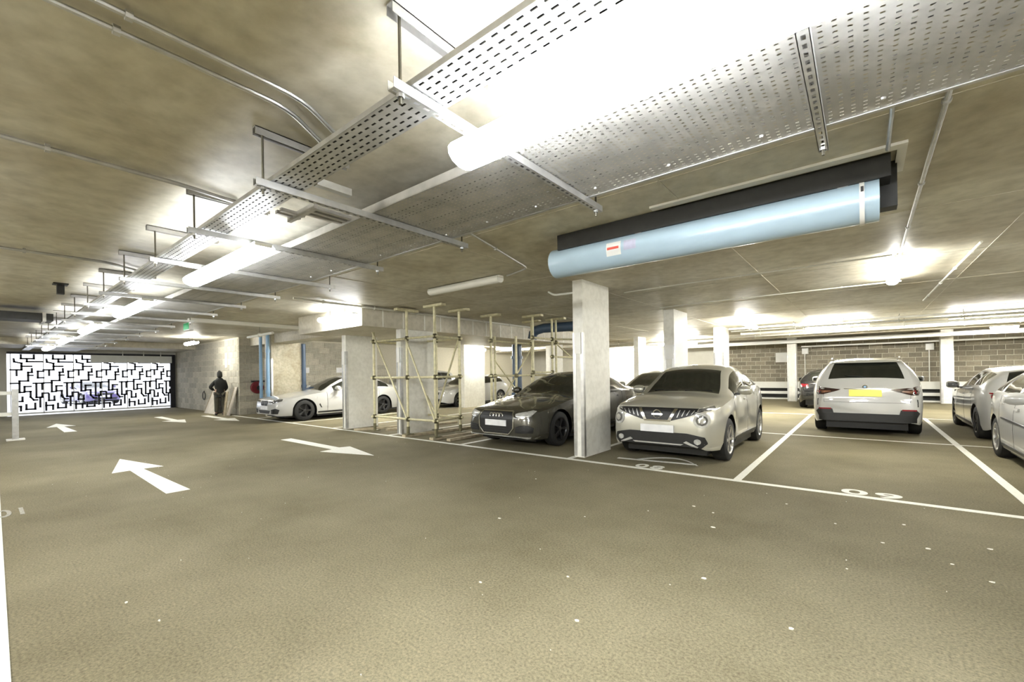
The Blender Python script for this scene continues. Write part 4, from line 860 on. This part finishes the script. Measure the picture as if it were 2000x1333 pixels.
skin('hood', [(.06, 0, 1.40, .09), (.04, 0, 1.50, .10), (.015, 0, 1.60, .09, .095), (-.02, 0, 1.655, .06)], [(0, 1), (1, 2), (2, 3)], 'jacket', person)
skin('hair', [(-.01, 0, 1.635, .065), (-.05, 0, 1.645, .045)], [(0, 1)], 'hair', person)
for s in (-.12, .125): skin('shoe', [(.05, s, .05, .05), (-.05, s, .045, .05), (-.16, s, .035, .038)], [(0, 1), (1, 2)], 'black', person)
for s in (-.03, .03): MB().lathe([(.001, -.008), (.008, -.004), (.008, .004), (.001, .008)], 8, 'Z', (-.098, s, 1.555)).build('eye', M['black'], person)
MB().add([(-.095, -.015, 1.515), (-.095, .015, 1.515), (-.10, 0, 1.555), (-.128, 0, 1.52)], [(0, 1, 3), (1, 2, 3), (2, 0, 3)]).build('nose', M['skin'], person)
MB().box(-.098, -.088, -.025, .025, 1.488, 1.496).build('mouth', M['redreel'], person)
# boards and bits by the wall
def leaning(label, x0, x1, ybase, ht, lean, m='board', taper=0.):
    t = thing('leaning_board', label, 'board', ((x0 + x1) / 2, ybase, 0), 0, 'boards against the block wall')
    a = [(x0, ybase, 0), (x1, ybase, 0), (x1 - taper, ybase + lean, ht), (x0 + taper, ybase + lean, ht)]
    b = [(x, y + .03, z) for x, y, z in a]; MB().add(a + b, [(0, 1, 2, 3), (7, 6, 5, 4), (0, 4, 5, 1), (1, 5, 6, 2), (2, 6, 7, 3), (3, 7, 4, 0)]).build('sheet', M[m], t, world=True)
    MB().bar((x0 + .05, ybase - .004, .01), (x0 + .05 + taper, ybase + lean - .012, ht * .97), .04, .012).build('batten', M['timber'], t, world=True)
    return t
leaning('large pale board leaning on the block wall behind the person', -19.75, -18.55, 5.52, 1.15, .34, taper=.25)
leaning('narrow pale board leaning at the corner of the block wall', -17.66, -17.34, 5.60, 1.0, .27, taper=.03)
leaning('short dark plank leaning beside the narrow pale board', -17.52, -17.38, 5.48, .85, .10, 'timber')
t = thing('wall_ring', 'small round hoop hanging low on the block wall near the gate', 'hoop', (-21.0, 5.87, .6))
MB().lathe([(.16 + .015 * math.cos(a), .015 * math.sin(a)) for a in np.linspace(0, 2 * PI, 7)[:-1]], 20, 'Y', (-21.0, 5.885, .62), close=True).build('hoop', M['dark'], t, True, True)
MB().box(-21.01, -20.99, 5.885, 5.91, .76, .82).build('hook', M['dark'], t, world=True)
t = thing('hose_reel', 'dark red reel on the block wall beside the blue pipes', 'hose reel', (-17.2, 6.45, .95))
MB().lathe([(.0, -.06), (.20, -.06), (.22, -.04), (.22, .04), (.20, .06), (.0, .06)], 24, 'X', (-17.14, 6.45, .97)).build('drum', M['redreel'], t, True, True)
MB().lathe([(.001, .061), (.09, .061), (.08, .09), (.001, .09)], 16, 'X', (-17.14, 6.5, .95)).build('hub', M['black'], t, True, True)
MB().box(-17.29, -17.2, 6.3, 6.75, 1.16, 1.22).build('bracket', M['black'], t, world=True)
# chips and litter scattered over the asphalt
mb = MB()
def chip(x, y, s):
    a = random.uniform(0, PI); pts = [(x + s * math.cos(a + k * 2 * PI / 5) * random.uniform(.6, 1.2), y + s * math.sin(a + k * 2 * PI / 5) * random.uniform(.35, .8)) for k in range(5)]; mb.prism(pts, 0.001, .006)
for (x, y) in [(-.6, 5.0), (-.2, 4.6), (.1, 4.3), (.35, 4.35), (.7, 4.6), (.25, 4.9), (-1.1, 4.3), (-1.3, 4.4), (-1.0, 3.9), (-1.6, 4.0), (-2.0, 3.5), (-.1, 3.6), (.6, 3.9), (.75, 3.5), (.45, 4.1), (-2.6, 3.0), (-1.5, 2.4), (-.8, 2.9), (-1.9, 2.0), (-3.2, 4.4), (-3.4, .55), (-3.0, .62), (-1.2, 2.0), (-.3, 2.6)]: chip(x, y, random.uniform(.008, .02))
for k in range(70): chip(random.uniform(-9, 2), random.uniform(.3, 5.6), random.uniform(.002, .005))
tag(mb.build('litter', M['debris']), 'pale chips and litter scattered over the asphalt', 'litter', None, 'stuff')
